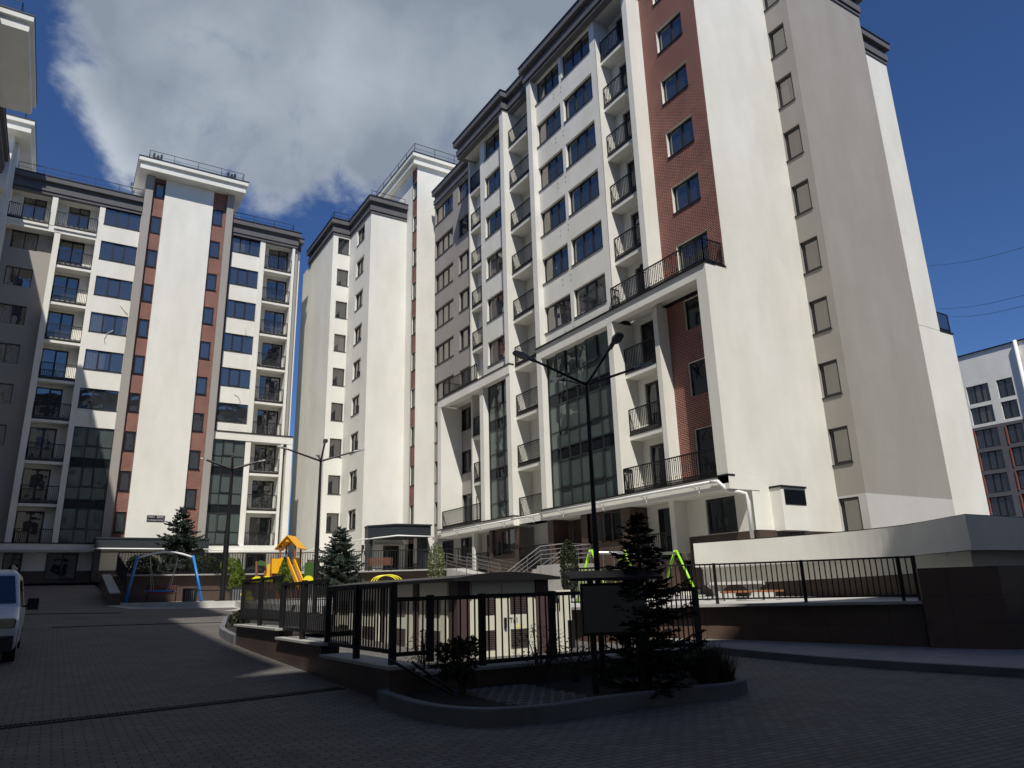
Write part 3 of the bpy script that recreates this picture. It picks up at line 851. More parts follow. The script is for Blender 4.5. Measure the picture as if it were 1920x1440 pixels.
# brick strips, grey ribs, white panel
wg.box(2.62, 3.2, 59.9, 61.4, 5.75, 35.44, GREY); wg.box(8.95, 9.5, 59.9, 61.4, 5.75, 35.44, GREY)
F2 = Face('y', 60.2)
k1 = [(3.34, 4.06, S(k), S(k) + 1.5) for k in range(0, 9)] + [(3.34, 4.06, 33.72, 35.1)]
wall(wk, F2, 3.2, 4.1, 5.75, 35.44, k1, .12, BRY, BRFR)
k2 = [(7.88, 8.72, 5.4 + 3 * k, 6.9 + 3 * k) for k in range(1, 10)]
wall(wk, F2, 7.85, 8.95, 5.75, 35.44, k2, .12, BRY, LGREY)
for h in k1 + k2: window(F2, *h, lb, n=1, sash=0, depth=.08)
wb.box(4.1, 7.85, 60.0, 61.5, 5.95, 35.44)
# right flank
wb.box(14.86, 15.08, 60.4, 62.3, 5.7, 31.95); wg.box(15.08, 15.4, 60.62, 62.3, 14.6, 31.95, GREY)
wb.box(15.4, 15.68, 61.0, 72, 2.9, 31.95); wb.box(15.36, 15.83, 60.38, 63, 5.2, 14.0)
wb.box(9.5, 15.83, 60.36, 60.9, 14.0, 14.62); wk.box(9.5, 15.87, 60.3, 62, 14.62, 14.69, BLACK)
wb.box(9.5, 15.83, 60.3, 61.6, 5.15, 5.7); wb.box(-9, 2.62, 60.3, 61.6, 5.15, 5.7)
wk.box(-6.2, 2.6, 60.25, 60.6, 5.7, 5.76, BLACK); wk.box(9.5, 12.1, 60.25, 60.5, 5.7, 5.76, BLACK)
wt.box(-9, 15.8, 61.2, 61.6, 2.0, 3.9, TILY)
wb.box(-9, 15.8, 61.25, 61.7, 3.9, 5.15)
for a, b in ((-4.9, -3.7), (-3.0, -1.9), (-.5, 1.4), (10.0, 11.6), (12.9, 14.4)):
    window(Face('y', 61.2), a, b, 3.3 if a < 5 else 3.4, 5.1, lb, n=2, gm=GLASSD, sill=False, depth=-.02)
wb.box(-9, 15.6, 61.65, 72, 2.9, 31.9); wb.box(3, 9.1, 61.6, 68, 30, 35.4)
wb.box(2.7, 9.4, 66, 68, 31.9, 35.4)
cm = MB()
cornice(cm, [(-6.4, 60.4), (2.6, 60.4)], 31.95, PROF_DARK, DGREY); cornice(cm, [(9.5, 60.4), (15.2, 60.4), (15.2, 61.4), (15.72, 61.4), (15.72, 72)], 31.95, PROF_DARK, DGREY)
cm.box(-6.4, 2.61, 60.5, 72, 31.952, 33.4, LGREY); cm.box(9.51, 15.2, 60.5, 72, 31.953, 33.4, LGREY)
cm.build('cornice', DGREY, lb)
cm = MB()
cornice(cm, [(2.02, 67), (2.02, 59.05), (10.22, 59.05), (10.22, 67)], 35.44, PROF_WHITE, WHITE)
cm.box(2.1, 10.15, 59.15, 67, 35.445, 36.35, WHITE)
cm.build('cornice', WHITE, lb)
wb.build('white_wall', WHITE, lb); wg.build('grey_wall', GREY, lb); wk.build('brick_wall', BRY, lb); wt.build('tiled_base', TILY, lb)
roof_rail(lb, [(-6, 60.3), (2.5, 60.3)], 33.4, .75); roof_rail(lb, [(9.6, 60.3), (14.8, 60.3), (14.8, 62)], 33.4, .7)
roof_rail(lb, [(2.6, 66), (2.6, 59.2), (10.0, 59.2), (10.0, 66)], 36.45, .85)
for x in (3.2, 9.0):
    fb = MB(); fb.box(x - .35, x + .35, 59.2, 59.5, 36.7, 36.78); fb.box(x - .35, x - .2, 59.2, 59.55, 36.78, 37.15); fb.box(x + .2, x + .35, 59.2, 59.55, 36.78, 37.15); fb.box(x - .05, x + .1, 59.25, 59.5, 36.78, 37.05)
    fb.bar((x - .2, 59.4, 36.45), (x - .2, 59.4, 36.7), .04); fb.bar((x + .2, 59.4, 36.45), (x + .2, 59.4, 36.7), .04)
    fb.build('roof_floodlight', FRAME, lb)
sh = MB(); sh.box(1.0, 3.0, 63, 65, 33.4, 35.0); sh.build('roof_hatch', SHINY, lb)
hv = MB(); hv.tube([(2.0, 64.5, 35.0), (2.0, 64.5, 36.6)], .18, 10); hv.tube([(2.0, 64.5, 36.4), (2.0, 64.5, 36.8)], .35, 12); hv.build('roof_fan', STEEL, lb, smooth=True)
sh = MB(); sh.box(9.9, 10.7, 63.5, 64.5, 33.4, 35.6); sh.build('roof_hatch', SHINY, lb)
cn = MB()
cn.box(2.25, 9.62, 58.5, 60.2, 5.33, 5.95); cn.box(2.2, 9.67, 58.45, 59.99, 5.95, 6.05)
cn.box(9.0, 9.5, 59.3, 61.2, 3.1, 5.33); cn.box(2.3, 2.7, 59.3, 61.2, 3.1, 5.33)
cn.build('entrance_canopy', CANOPY, lb)
gp = MB(); gp.tube([(-9, 60.15, 5.25), (2.0, 60.15, 5.25), (2.2, 58.4, 5.27), (9.7, 58.4, 5.27)], .05, 7); gp.tube([(10.0, 60.15, 5.3), (15.9, 60.2, 5.3)], .045, 7)
gp.build('gas_pipe', WPIPE, lb, smooth=True)
# loose cables hanging out of the wall
cab = MB()
for (x, z, pts) in ((1.9, 24.0, [(0, 0), (.15, -.25), (.45, -.6), (.6, -.75)]), (1.35, 20.9, [(.35, .9), (-.05, .55), (-.2, .1), (-.1, -.2)]), (.95, 15.2, [(0, .1), (-.05, -.2), (.15, -.6), (.05, -.9)]),
                    (11.3, 23.3, [(0, .5), (.1, .2), (.15, -.3)]), (11.0, 17.3, [(-.1, .55), (.2, .4), (.4, .0), (.35, -.25), (.1, -.25)])):
    cab.tube([(x + a, 60.36 if x < 5 else 60.5, z + b) for a, b in pts], .022, 5)
cab.build('loose_cable', CREAM, lb, smooth=True)

def text_mesh(s, size, mat, name, loc, rot, parent, extr=.004, align='LEFT', sx=1.0):
    cu = bpy.data.curves.new(name, 'FONT'); cu.body = s; cu.size = size; cu.extrude = extr; cu.align_x = align; cu.resolution_u = 2
    tmp = bpy.data.objects.new('tmp', cu); C.objects.link(tmp)
    dg = bpy.context.evaluated_depsgraph_get()
    me = bpy.data.meshes.new_from_object(tmp.evaluated_get(dg))
    bpy.data.objects.remove(tmp)
    me.materials.clear(); me.materials.append(mat)
    M4 = Matrix.Translation(loc) @ rot @ Matrix.Diagonal((sx, 1, 1, 1))
    me.transform(M4)
    o = bpy.data.objects.new(name, me); C.objects.link(o)
    if parent is not None:
        o.parent = parent; o.matrix_parent_inverse = Matrix.Translation(-Vector(parent['at'])) if 'at' in parent else Matrix.Identity(4)
    return o
ROTY = Matrix.Rotation(R_(90), 4, 'X')                      # reads on a face towards -Y
pl = MB(); pl.box(5.41, 6.61, 59.955, 59.999, 7.35, 7.79)
plq = pl.build('number_plate', FRAME, lb)
for (s_, sz, x, z, sx) in (('STRADA', .12, 5.46, 7.63, 1.0), ('57/C', .21, 6.08, 7.60, 1.1), ('NICOLAE MILESCU SPATARUL', .105, 5.45, 7.41, .78)):
    t_ = text_mesh(s_, sz, WPLAS, 'lettering', (x, 59.95, z), ROTY, None, sx=sx)
    t_.parent = plq; t_.matrix_parent_inverse = Matrix.Identity(4)

# ================================================================== WING along the drive and the block behind the viewer
def far_block(name, label, F, u0, u1, ztop, at, cols, rows, inner, winmat=GLASS):
    o = thing(name, label, 'building', at)
    mb = MB()
    hs = []
    for c in cols:
        for k in range(rows): hs.append((c, c + 1.7, S(k), S(k) + 1.5))
    wall(mb, F, u0, u1, -1, ztop, hs, .2)
    inner(mb)
    mb.build('white_wall', WHITE, o)
    for h in hs: window(F, *h, o, n=2, sash=None, sill=False, gm=winmat)
    return o
def inner_w(mb):
    mb.prism([(-20, -6.9), (-8.4, -6.9), (-7.4, -6.05), (-7.4, 72), (-20, 72)], -1, 32)
    mb.box(-20, -6.97, 46.9 - 4, 50, 31, 32.5); mb.box(-20, -6.4, 59.0, 70, 31, 35.44); mb.box(-20, -6.97, 9, 26, 31, 35.44)
FW = Face('x', -6.95, -1)
wing = far_block('apartment_building', 'tall block along the drive, its white roof overhangs standing out against the sky', FW, -6.05, 59.8, TOPF, (-12, 30, 0), [-5 + 4.4 * i for i in range(14)], 9, inner_w)
cm = MB()
cornice(cm, [(-20, -6.95), (-8.3, -6.95), (-6.8, -6.0), (-6.8, 59.3)], TOPF, PROF_DARK, DGREY); cm.prism([(-19, -6.8), (-8.4, -6.8), (-6.9, -5.9), (-6.9, 72), (-19, 72)], TOPF + .003, TOPF + 1.35, LGREY)
cm.build('cornice', DGREY, wing)
for i, (a, b, x, z) in enumerate(((8.2, 27.0, -5.4, 35.44), (42.3, 50.7, -4.86, 32.5), (58.05, 71, -5.4, 35.44))):
    cm = MB(); cornice(cm, [(-19, a), (x, a), (x, b), (-19, b)], z, PROF_WHITE, WHITE); cm.box(-19, x - .1, a + .1, b - .1, z + .005, z + .91, WHITE)
    cm.build('cornice', WHITE, wing)
    if i: roof_rail(wing, [(-14, a + .1), (x - .5, a + .1), (x - .5, b - .1)], z + 1.01, .85)
def inner_b(mb):
    mb.box(-8, 52, -26, -8.2, -1, 32.1)
back = far_block('apartment_building', 'plain white block whose shade covers the drive', Face('y', -8.0, -1), -8, 52, TOPF, (20, -16, 0), [-5 + 4.6 * i for i in range(12)], 9, inner_b)
cm = MB(); cornice(cm, [(52, -7.55), (-9, -7.55)], TOPF, PROF_DARK, DGREY); cm.box(-8.5, 52, -26, -7.6, TOPF + .003, TOPF + 1.35, LGREY); cm.build('cornice', DGREY, back)

# ================================================================== DISTANT BLOCK at the edge
db = thing('apartment_building', 'distant pale block with dark lower storeys and orange window reveals', 'building', (88, 25, 0))
FD = Face('x', 80.0)
da = MB(); dd = MB(); do = MB()
ys = [35.2, 31.6, 27.6, 24.0, 20.0, 16.4]
hh = []
for r, z in enumerate((19.1, 16.1, 13.0, 10.0, 7.0, 4.0, 1.0)):
    pass
ZR = [(21.3, 23.4), (18.95, 20.9), (16.3, 18.3), (13.7, 15.8), (11.0, 13.2), (8.3, 10.5), (5.2, 7.4), (2.2, 4.4)]
ROWD = [(19.2, 21.1), (17.0, 18.8), (14.5, 16.4), (12.2, 14.1), (9.9, 11.8), (7.5, 9.5), (5.0, 7.0)]
for r, (za, zb) in enumerate(ROWD):
    for y, w_ in ((35.3, 2.2), (33.0, 1.5), (29.2, 2.4), (26.6, 1.5), (22.8, 2.4), (20.2, 1.5)):
        hh.append((y, y + w_, za, zb))
wall(da, FD, 10, 45, 16.7, 24.5, [h for h in hh if h[2] > 16.7], .3, WHITE)
wall(dd, FD, 10, 45, -4, 16.7, [h for h in hh if h[2] < 16.7], .3, DGREY, DGREY)
for h in hh: window(FD, *h, db, n=3 if h[1] - h[0] > 2 else 2, sash=1, sill=False)
for h in hh:
    if h[2] < 16.7: do.box(79.93, 79.999, h[1], h[1] + .09, h[2], h[3])
do.build('orange_reveal', plain('orange_reveal', (.30, .06, .03), .5, var=0), db)
da.box(80.5, 95, 10, 45, -4, 24.4, WHITE); da.box(79.85, 79.99, 10, 45, 24.5, 24.6, BLACK)
da.build('pale_wall', WHITE, db); dd.build('dark_wall', DGREY, db)
pp = MB(); pp.tube([(79.7, 31.9, 24.6), (79.7, 31.9, -2)], .17, 8); pp.build('rain_pipe', WPIPE, db, smooth=True)
vc = MB(); vc.tube([(82, 30.9, 24.6), (82, 30.9, 25.4)], .25, 10); vc.tube([(82, 30.9, 25.4), (82, 30.9, 25.7)], .5, 10); vc.build('roof_cowl', STEEL, db, smooth=True)
for i, (a, b) in enumerate((((1745, 498), (1925, 462)), ((1757, 579), (1925, 552)), ((1775, 594), (1925, 572)))):
    pa = Vector((0, 0, EYE)) + ray_dir(*a) * 62; pb = Vector((0, 0, EYE)) + ray_dir(*b) * 40
    mb = MB(); ps = []
    for k in range(13):
        t = k / 12 * 1.3 - .15; p = pa.lerp(pb, t); p.z -= .8 * math.sin(math.pi * min(1, max(0, t)))*.3; ps.append(p)
    mb.tube(ps, .014, 5)
    tag(mb.build('overhead_cable', BLACK), ('topmost thin overhead cable crossing the blue sky', 'middle thin overhead cable crossing the blue sky', 'lowest thin overhead cable above the distant block')[i], 'cable')
# ================================================================== GROUND
def interp(x, xs, ys):
    if x <= xs[0]: return ys[0]
    for a, b, p, q in zip(xs, xs[1:], ys, ys[1:]):
        if x <= b: return p + (q - p) * (x - a) / (b - a)
    return ys[-1]
def gz(x, y):
    f = interp(y, [-20, 0, 10, 20, 30, 38, 60], [-.1, 0, .17, .5, 1.0, 1.42, 1.5])
    if x < 2.8:
        f2 = interp(y, [30, 38, 58, 60], [1.0, 1.5, 2.85, 2.9])
        if y > 30: f = f2
    elif x < 3.6 and y > 38:
        t = (3.6 - x) / .8; f = f * (1 - t) + interp(y, [30, 38, 58, 60], [1.0, 1.5, 2.85, 2.9]) * t
    return f - min(max((x - 4) * .014, 0), .3) * min(max((30 - y) / 15, 0), 1)
def cz(y):
    return interp(y, [8, 24, 37, 60], [1.12, 1.17, 1.60, 1.62])
from mathutils.geometry import tessellate_polygon
def sheet(name, poly, zf, mat, step=None):
    me = bpy.data.meshes.new(name)
    tris = tessellate_polygon([[Vector((p[0], p[1], 0)) for p in poly]])
    me.from_pydata([(p[0], p[1], zf(p[0], p[1])) for p in poly], [], [tuple(t) for t in tris])
    me.materials.append(mat); me.update()
    import bmesh
    bm = bmesh.new(); bm.from_mesh(me)
    for f in bm.faces:
        f.normal_update()
        if f.normal.z < 0: f.normal_flip()
    bm.to_mesh(me); bm.free()
    o = bpy.data.objects.new(name, me); C.objects.link(o)
    return struct(o)
# wide ground to the horizon
mb = MB(); mb.quad((-900, -900, -.75), (900, -900, -.75), (900, 900, -.75), (-900, 900, -.75))
struct(mb.build('ground', PAVE))
# the paved drive, as a fine grid following the slope
gx = [-14, -9] + [-8 + .5 * i for i in range(86)] + [36, 42, 52, 70]; gy = [-10 + .5 * i for i in range(146)]
vs_, fs_ = [], []
for y in gy:
    for x in gx: vs_.append((x, y, gz(x, y) + (.012 * math.sin(x * .9) * math.cos(y * .7))))
n_ = len(gx)
for j in range(len(gy) - 1):
    for i in range(n_ - 1): fs_.append((j * n_ + i, j * n_ + i + 1, (j + 1) * n_ + i + 1, (j + 1) * n_ + i))
me = bpy.data.meshes.new('road'); me.from_pydata(vs_, [], fs_); me.materials.append(PAVE)
me.polygons.foreach_set('use_smooth', [True] * len(fs_)); me.update()
road = bpy.data.objects.new('road', me); C.objects.link(road); struct(road)
g_ = lambda x, y: gz(x, y) + .012 * math.sin(x * .9) * math.cos(y * .7)
# upper court
COURT = [(9.2, 27), (9.5, 21.6), (12.2, 18.6), (12.7, 15.9), (14.1, 14.95), (15.4, 13.85), (16.2, 12.55), (16.8, 11.45), (17.6, 10.2), (21.2, 10.2), (24, 10.0), (24, 46.5), (2.9, 46.5), (2.95, 38.2), (3.7, 36.9), (7.4, 35.9), (7.3, 32.5)]
sheet('bed_mound', [(4.5, 20.3), (9.3, 21.6), (9.0, 27), (7.2, 32.4), (6.4, 31), (5.3, 27.5), (4.75, 24.6), (4.4, 22.6)], lambda x, y: gz(x, y) + .14, SOIL).name = 'soil'
sheet('court', COURT, lambda x, y: cz(y), RUBBER)
tw = MB()
def tile_strip(mb, pts, z0f, z1f, th=.0, mat=TILX):
    for a, b in zip(pts, pts[1:]):
        mb.quad((a[0], a[1], z0f(*a)), (b[0], b[1], z0f(*b)), (b[0], b[1], z1f(*b)), (a[0], a[1], z1f(*a)), mat)
def thick(mb, pts, z0f, z1f, th, mat=None):
    P = [Vector((p[0], p[1])) for p in pts]; nr = []
    for A, B in zip(P, P[1:]):
        d = (B - A).normalized(); nr.append(Vector((d.y, -d.x)))
    of = [nr[0]]
    for k in range(1, len(P) - 1):
        n = nr[k - 1] + nr[k]; of.append(n / max(.4, n.dot(nr[k])))
    of.append(nr[-1])
    i = len(mb.v); mi = mb.m(mat) if mat else 0
    for k, p in enumerate(P):
        q = p - of[k] * th
        z0, z1 = z0f(p.x, p.y), z1f(p.x, p.y); z0b, z1b = z0f(q.x, q.y) if False else z0, z1
        mb.v += [(p.x, p.y, z0), (p.x, p.y, z1), (q.x, q.y, z1b), (q.x, q.y, z0b)]
    for k in range(len(P) - 1):
        a = i + 4 * k
        for f in ((a, a + 4, a + 5, a + 1), (a + 1, a + 5, a + 6, a + 2), (a + 2, a + 6, a + 7, a + 3), (a + 3, a + 7, a + 4, a)):
            mb.f.append(f if th < 0 else tuple(reversed(f))); mb.mi.append(mi)
    e = i + 4 * (len(P) - 1)
    mb.f += [(i, i + 1, i + 2, i + 3), (e + 3, e + 2, e + 1, e)]; mb.mi += [mi, mi]
def arc_pts(pts, n=6):
    """Catmull-Rom through plan points"""
    out = []
    P = [Vector(p) for p in pts]
    for i in range(len(P) - 1):
        p0 = P[max(i - 1, 0)]; p1 = P[i]; p2 = P[i + 1]; p3 = P[min(i + 2, len(P) - 1)]
        for k in range(n):
            t = k / n
            out.append(tuple(.5 * ((2 * p1) + (p2 - p0) * t + (2 * p0 - 5 * p1 + 4 * p2 - p3) * t * t + (-p0 + 3 * p1 - 3 * p2 + p3) * t ** 3)))
    out.append(tuple(P[-1]))
    return out
ramp_curve = arc_pts(COURT[2:9], 4)
rwt = thing('retaining_wall', 'curved dark brown tiled retaining wall below the bench table court', 'wall', (15, 12, 0))
mb = MB(); thick(mb, ramp_curve, lambda x, y: g_(x, y) - .4, lambda x, y: cz(y) - .05, -.02); thick(mb, [(17.6, 10.2), (18.6, 9.0), (22.5, 8.3), (34, 8.0)], lambda x, y: -.6, lambda x, y: 1.88, -.25)
mb.build('tiled_face', bricky('brown_tile_big', 'x', (.105, .062, .045), (.09, .056, .042), (.05, .034, .027), 1.2, .62, .008, rough=.4, bump=.2, offs=0, nstr=.35), rwt)
mb = MB(); thick(mb, ramp_curve, lambda x, y: cz(y) - .05, lambda x, y: cz(y) + .015, -.35); mb.build('stone_cap', STONE, rwt)
def fence_run(pts, zf, h, par=None, name='fence', pitch=.13, post=2.2, bar=.022, label=None, cat='fence', panel_closed=None, postw=.06, mat=BLACK, group=None):
    t = thing(name, label, cat, (pts[0][0], pts[0][1], zf(*pts[0])), group)
    rails = MB(); rail2 = MB(); bars = MB()
    dist = 0; acc = 0
    P = [Vector((p[0], p[1], zf(*p))) for p in pts]
    Z = Vector((0, 0, 1))
    posts = []
    carry = 0
    for a, b in zip(P, P[1:]):
        L = (b - a).length
        rails.bar(a + Z * (h - .02), b + Z * (h - .02), .05, .045); rail2.bar(a + Z * .12, b + Z * .12, .04, .04)
        s = carry
        while s < L:
            p = a + (b - a) * (s / L); bars.bar(p + Z * .12, p + Z * (h - .03), bar); s += pitch
        carry = s - L
        k = acc
        while k < L:
            posts.append(a + (b - a) * (k / L)); k += post
        acc = k - L
    posts.append(P[-1])
    for p in posts:
        q = MB(); q.box(p.x - postw / 2, p.x + postw / 2, p.y - postw / 2, p.y + postw / 2, p.z - .02, p.z + h + .01)
        q.box(p.x - postw, p.x + postw, p.y - postw, p.y + postw, p.z - .02, p.z)
        q.build('post', mat, t)
    rails.build('top_rail', mat, t); rail2.build('foot_rail', mat, t); bars.build('bars', mat, t)
    return t
fence_run(ramp_curve[2:], lambda x, y: cz(y) + .02, 1.03, label='curved black bar fence along the edge of the court with the concrete table')
fence_run([(9.5, 21.5), (12.1, 18.6)], lambda x, y: 1.0, 1.0, label='short black bar fence between the substation yard and the green swings')
# pavement below the curved wall
kl = arc_pts([(13.0, 15.6), (13.05, 13.6), (13.3, 11.6), (13.6, 9.8), (14.1, 7.6), (14.9, 5.2), (16, 2)], 5)
walk = list(kl) + [(20, 2), (19.2, 9.0), (17.6, 10.25), (16.8, 11.5), (16.2, 12.6), (15.4, 13.9), (14.1, 15.0), (13.3, 15.9)]
sheet('sidewalk', walk, lambda x, y: g_(x, y) + .13, PAVEM)
mb = MB(); thick(mb, kl, lambda x, y: g_(x, y) - .1, lambda x, y: g_(x, y) + .145, -.16)
struct(mb.build('sidewalk_kerb', KERB)).name = 'kerb'
# planting bed and its kerb
bk = arc_pts([(3.98, 10.05), (3.96, 9.2), (4.02, 8.65), (4.2, 8.2), (4.58, 7.87), (5.3, 7.76), (6.0, 7.86), (6.8, 7.90), (7.7, 7.89), (8.35, 7.83), (8.9, 7.98), (9.25, 8.35), (9.6, 8.9), (10.4, 9.9)], 4)
mb = MB(); thick(mb, bk, lambda x, y: g_(x, y) - .1, lambda x, y: g_(x, y) + .19, .15)
kb = mb.build('kerb', KERB); struct(kb); bv = kb.modifiers.new('bevel', 'BEVEL'); bv.width = .02; bv.segments = 2; bv.limit_method = 'ANGLE'
inner_k = [(p[0] + (.1 if p[0] < 5 else 0), p[1] + .1) for p in bk]
sheet('bed_soil', inner_k + [(10.4, 10.2), (4.2, 10.2)], lambda x, y: g_(x, y) + .13, SOIL).name = 'soil'
# lattice paving slabs across the bed
mb = MB()
for i in range(7):
    for j in range(15):
        x = 5.0 + .17 * i + (.0 if j % 2 == 0 else .085); y = 8.05 + .12 * j
        
        z = g_(x, y) + .135
        mb.box(x, x + .17, y, y + .035, z - .03, z + .02); mb.box(x, x + .045, y + .036, y + .12, z - .03, z + .019)
tag(mb.build('paving_slab', KERB), 'concrete lattice paving laid across the dark planting bed', 'paving')
# court side kerbs and paths
mb = MB(); kr = [(2.95, 38.2), (3.7, 36.9), (7.4, 35.9), (7.3, 32.5), (9.2, 27), (9.5, 21.6)]
thick(mb, kr, lambda x, y: g_(x, y) - .2, lambda x, y: cz(y) + .01, -.2, None)
struct(mb.build('kerb', CONC))
lp = arc_pts([(2.2, 38.2), (3.0, 36.4), (7.0, 35.1), (6.2, 33)], 4)
sheet('path', lp + [(7.1, 33.2), (7.6, 35.95), (3.8, 36.95), (2.95, 38.3)], lambda x, y: g_(x, y) + .012, PAVEL)
# kerb nose at the end of the enclosure wall
mb = MB(); thick(mb, arc_pts([(4.12, 20.3), (4.2, 22.6), (4.6, 24.6), (5.15, 27.3)], 4), lambda x, y: g_(x, y) - .1, lambda x, y: g_(x, y) + .22, -.14); struct(mb.build('kerb', KERB))
# drain channels
def drain(a, b, w, label):
    mb = MB(); A, B = Vector(a), Vector(b); L = (B - A).length; n = int(L / .05); d = (B - A) / L
    q = Vector((-d.y, d.x)) * w / 2
    for s in (-1, 1):
        for k in range(24):
            p0 = A + (B - A) * k / 24 + q * s; p1 = A + (B - A) * (k + 1) / 24 + q * s
            mb.bar((p0.x, p0.y, g_(*p0) + .006), (p1.x, p1.y, g_(*p1) + .006), .03, .02)
    if w > .12:
        for i in range(n):
            p = A + d * (i * .05)
            mb.bar((p.x - q.x, p.y - q.y, g_(*p) + .004), (p.x + q.x, p.y + q.y, g_(*p) + .004), .018, .02)
    for k in range(24):
        p0 = A + (B - A) * k / 24; p1 = A + (B - A) * (k + 1) / 24
        mb.bar((p0.x, p0.y, g_(*p0) - .006), (p1.x, p1.y, g_(*p1) - .006), w, .014)
    tag(mb.build('drain_grate', plain('grate_' + str(len(MATS)), (.012, .012, .013), .7, var=0)), label, 'drain')
drain((-4.5, 10.72), (4.08, 11.78), .16, 'wide black drain grate crossing the paving to the near end of the stepped wall')
drain((-1.5, 35.0), (2.5, 33.6), .09, 'thin drain slot across the drive nearest the house wall')
drain((.2, 28.25), (5.2, 27.6), .09, 'thin drain slot ending at the rounded kerb')
# terrace in front of the far blocks
TER = [(2.75, 46.2), (12, 46.4), (17, 43.5), (21.9, 40.4)]
sheet('terrace', TER + [(23.3, 41), (23.3, 49.5), (24, 62), (-9, 62), (-9, 58.3), (2.75, 58.3)], lambda x, y: 3.0, PAVEL)
tw = thing('retaining_wall', 'long dark brown tiled wall with pale cap carrying the upper terrace', 'wall', (12, 46, 0))
mb = MB(); thick(mb, TER, lambda x, y: 1.2, lambda x, y: 3.02, -.02); thick(mb, [(2.75, 58.4), (2.75, 46.2)], lambda x, y: 1.2, lambda x, y: 3.02, -.02)
mb.build('tiled_face', TILY, tw)
mb = MB(); thick(mb, [(p[0], p[1] - .04) for p in TER], lambda x, y: 3.02, lambda x, y: 3.1, -.35); mb.build('stone_cap', STONE, tw)
fence_run([(3.0, 46.25), (12, 46.45), (17, 43.55), (21.8, 40.5)], lambda x, y: 3.1, 1.22, label='long black bar fence along the upper terrace before the far blocks', pitch=.15, bar=.026)
# cheek wall of the terrace ramp
ck = thing('retaining_wall', 'sloping dark wall with pale cap and black posts descending to the basket swing', 'wall', (2.9, 42, 0))
zck = lambda x, y: interp(y, [38.4, 39.6, 46.2], [2.02, 2.06, 3.08])
mb = MB(); thick(mb, [(2.75, 46.2), (2.75, 38.4)], lambda x, y: 1.0, zck, -.35); mb.build('tiled_face', TILX, ck)
mb = MB(); thick(mb, [(2.71, 46.3), (2.71, 38.35)], zck, lambda x, y: zck(x, y) + .06, -.43); mb.build('stone_cap', STONE, ck)
fence_run([(2.95, 46.2), (2.95, 39.3)], lambda x, y: zck(x, y) + .06, 1.1, label='black bar handrail fence stepping down the ramp wall', pitch=.14)
# substation yard: stepped wall and fences
sw = thing('retaining_wall', 'low stepped brown tiled wall with overhanging pale caps below the black fence panels', 'wall', (4.3, 15, 0))
SEG = [(10.1, 13.25, .66), (13.25, 16.3, .84), (16.3, 20.3, 1.01)]
mb = MB()
for a, b, z in SEG:
    i = MB(); mb.prism([(4.17, a), (4.5, a), (4.5, b), (4.17, b)], [-.1] * 4, [z - .05] * 4)
mb.box(4.18, 4.5, 9.98, 10.1, -.1, .61)
mb.build('tiled_face', TILX, sw)
mb = MB()
for a, b, z in SEG: mb.box(4.09, 4.62, a - (.16 if a > 11 else .14), b - .001 - (.16 if b < 20 else 0), z - .049, z)
mb.build('stone_cap', STONE, sw, bevel=.006)
mb = MB(); mb.box(4.5, 10.4, 10.1, 10.35, -.2, .5); mb.build('tiled_face', TILY, sw)
mb = MB(); mb.box(4.62, 10.45, 10.05, 10.42, .5, .545); mb.build('stone_cap', STONE, sw)
def panel(a, b, z0, z1, postz, label, group=None, pitch=.115, first=True):
    """a framed panel of flat upright bars between square posts, a and b in plan"""
    t = thing('yard_fence', label, 'fence', (a[0], a[1], z0), group)
    A = Vector((a[0], a[1], 0)); B = Vector((b[0], b[1], 0)); L = (B - A).length; d = (B - A) / L; Z = Vector((0, 0, 1))
    fr = MB(); fr.bar(A + Z * (z1 - .03), B + Z * (z1 - .03), .04, .06); fr.build('top_rail', BLACK, t)
    fr = MB(); fr.bar(A + Z * (z0 + .03), B + Z * (z0 + .03), .04, .06); fr.build('foot_rail', BLACK, t)
    br = MB(); n = int(L / pitch)
    for i in range(1, n):
        p = A + d * (L * i / n); br.bar(p + Z * (z0 + .06), p + Z * (z1 - .06), .02, .02)
    br.build('bars', BLACK, t)
    for p, on in ((A, first), (A + d * L * .5, L > 2.4), (B, True)):
        if on:
            q = MB(); q.box(p.x - .045, p.x + .045, p.y - .045, p.y + .045, postz, z1 + .02); q.build('post', BLACK, t)
    return t
GP = 'fence panels round the substation yard'
panel((4.26, 10.25), (4.26, 13.2), .80, 1.77, .66, 'nearest fence panel on the stepped wall, at its corner', GP)
panel((4.26, 13.2), (4.26, 16.3), .97, 1.92, .84, 'middle fence panel on the stepped wall', GP, first=False)
panel((4.26, 16.3), (4.26, 20.2), 1.13, 2.09, 1.01, 'far raised fence panel on the stepped wall beside the playhouse', GP, first=False)
panel((4.26, 10.25), (4.85, 10.25), .76, 1.575, .66, 'short fence panel joining the wall corner to the gate post', GP, first=False)
panel((4.85, 10.25), (5.73, 10.25), .56, 1.575, .50, 'fence gate behind the round bush', GP, first=False)
panel((5.73, 10.25), (7.04, 10.25), .56, 1.585, .50, 'fence panel before the substation doors', GP, first=False)
panel((7.04, 10.25), (8.6, 10.25), .56, 1.585, .50, 'fence panel behind the dark notice board', GP, first=False)
panel((8.6, 10.25), (10.3, 10.25), .56, 1.585, .50, 'fence panel hidden behind the dark spruce', GP, first=False)
hr = MB(); hr.tube([(4.0, 9.75, .78), (4.75, 9.3, .3)], .02, 6); hr.tube([(4.45, 10.0, .7), (4.9, 9.6, .3)], .02, 6)
tag(hr.build('handrail', BLACK), 'thin black handrail slanting down into the planting bed', 'handrail')
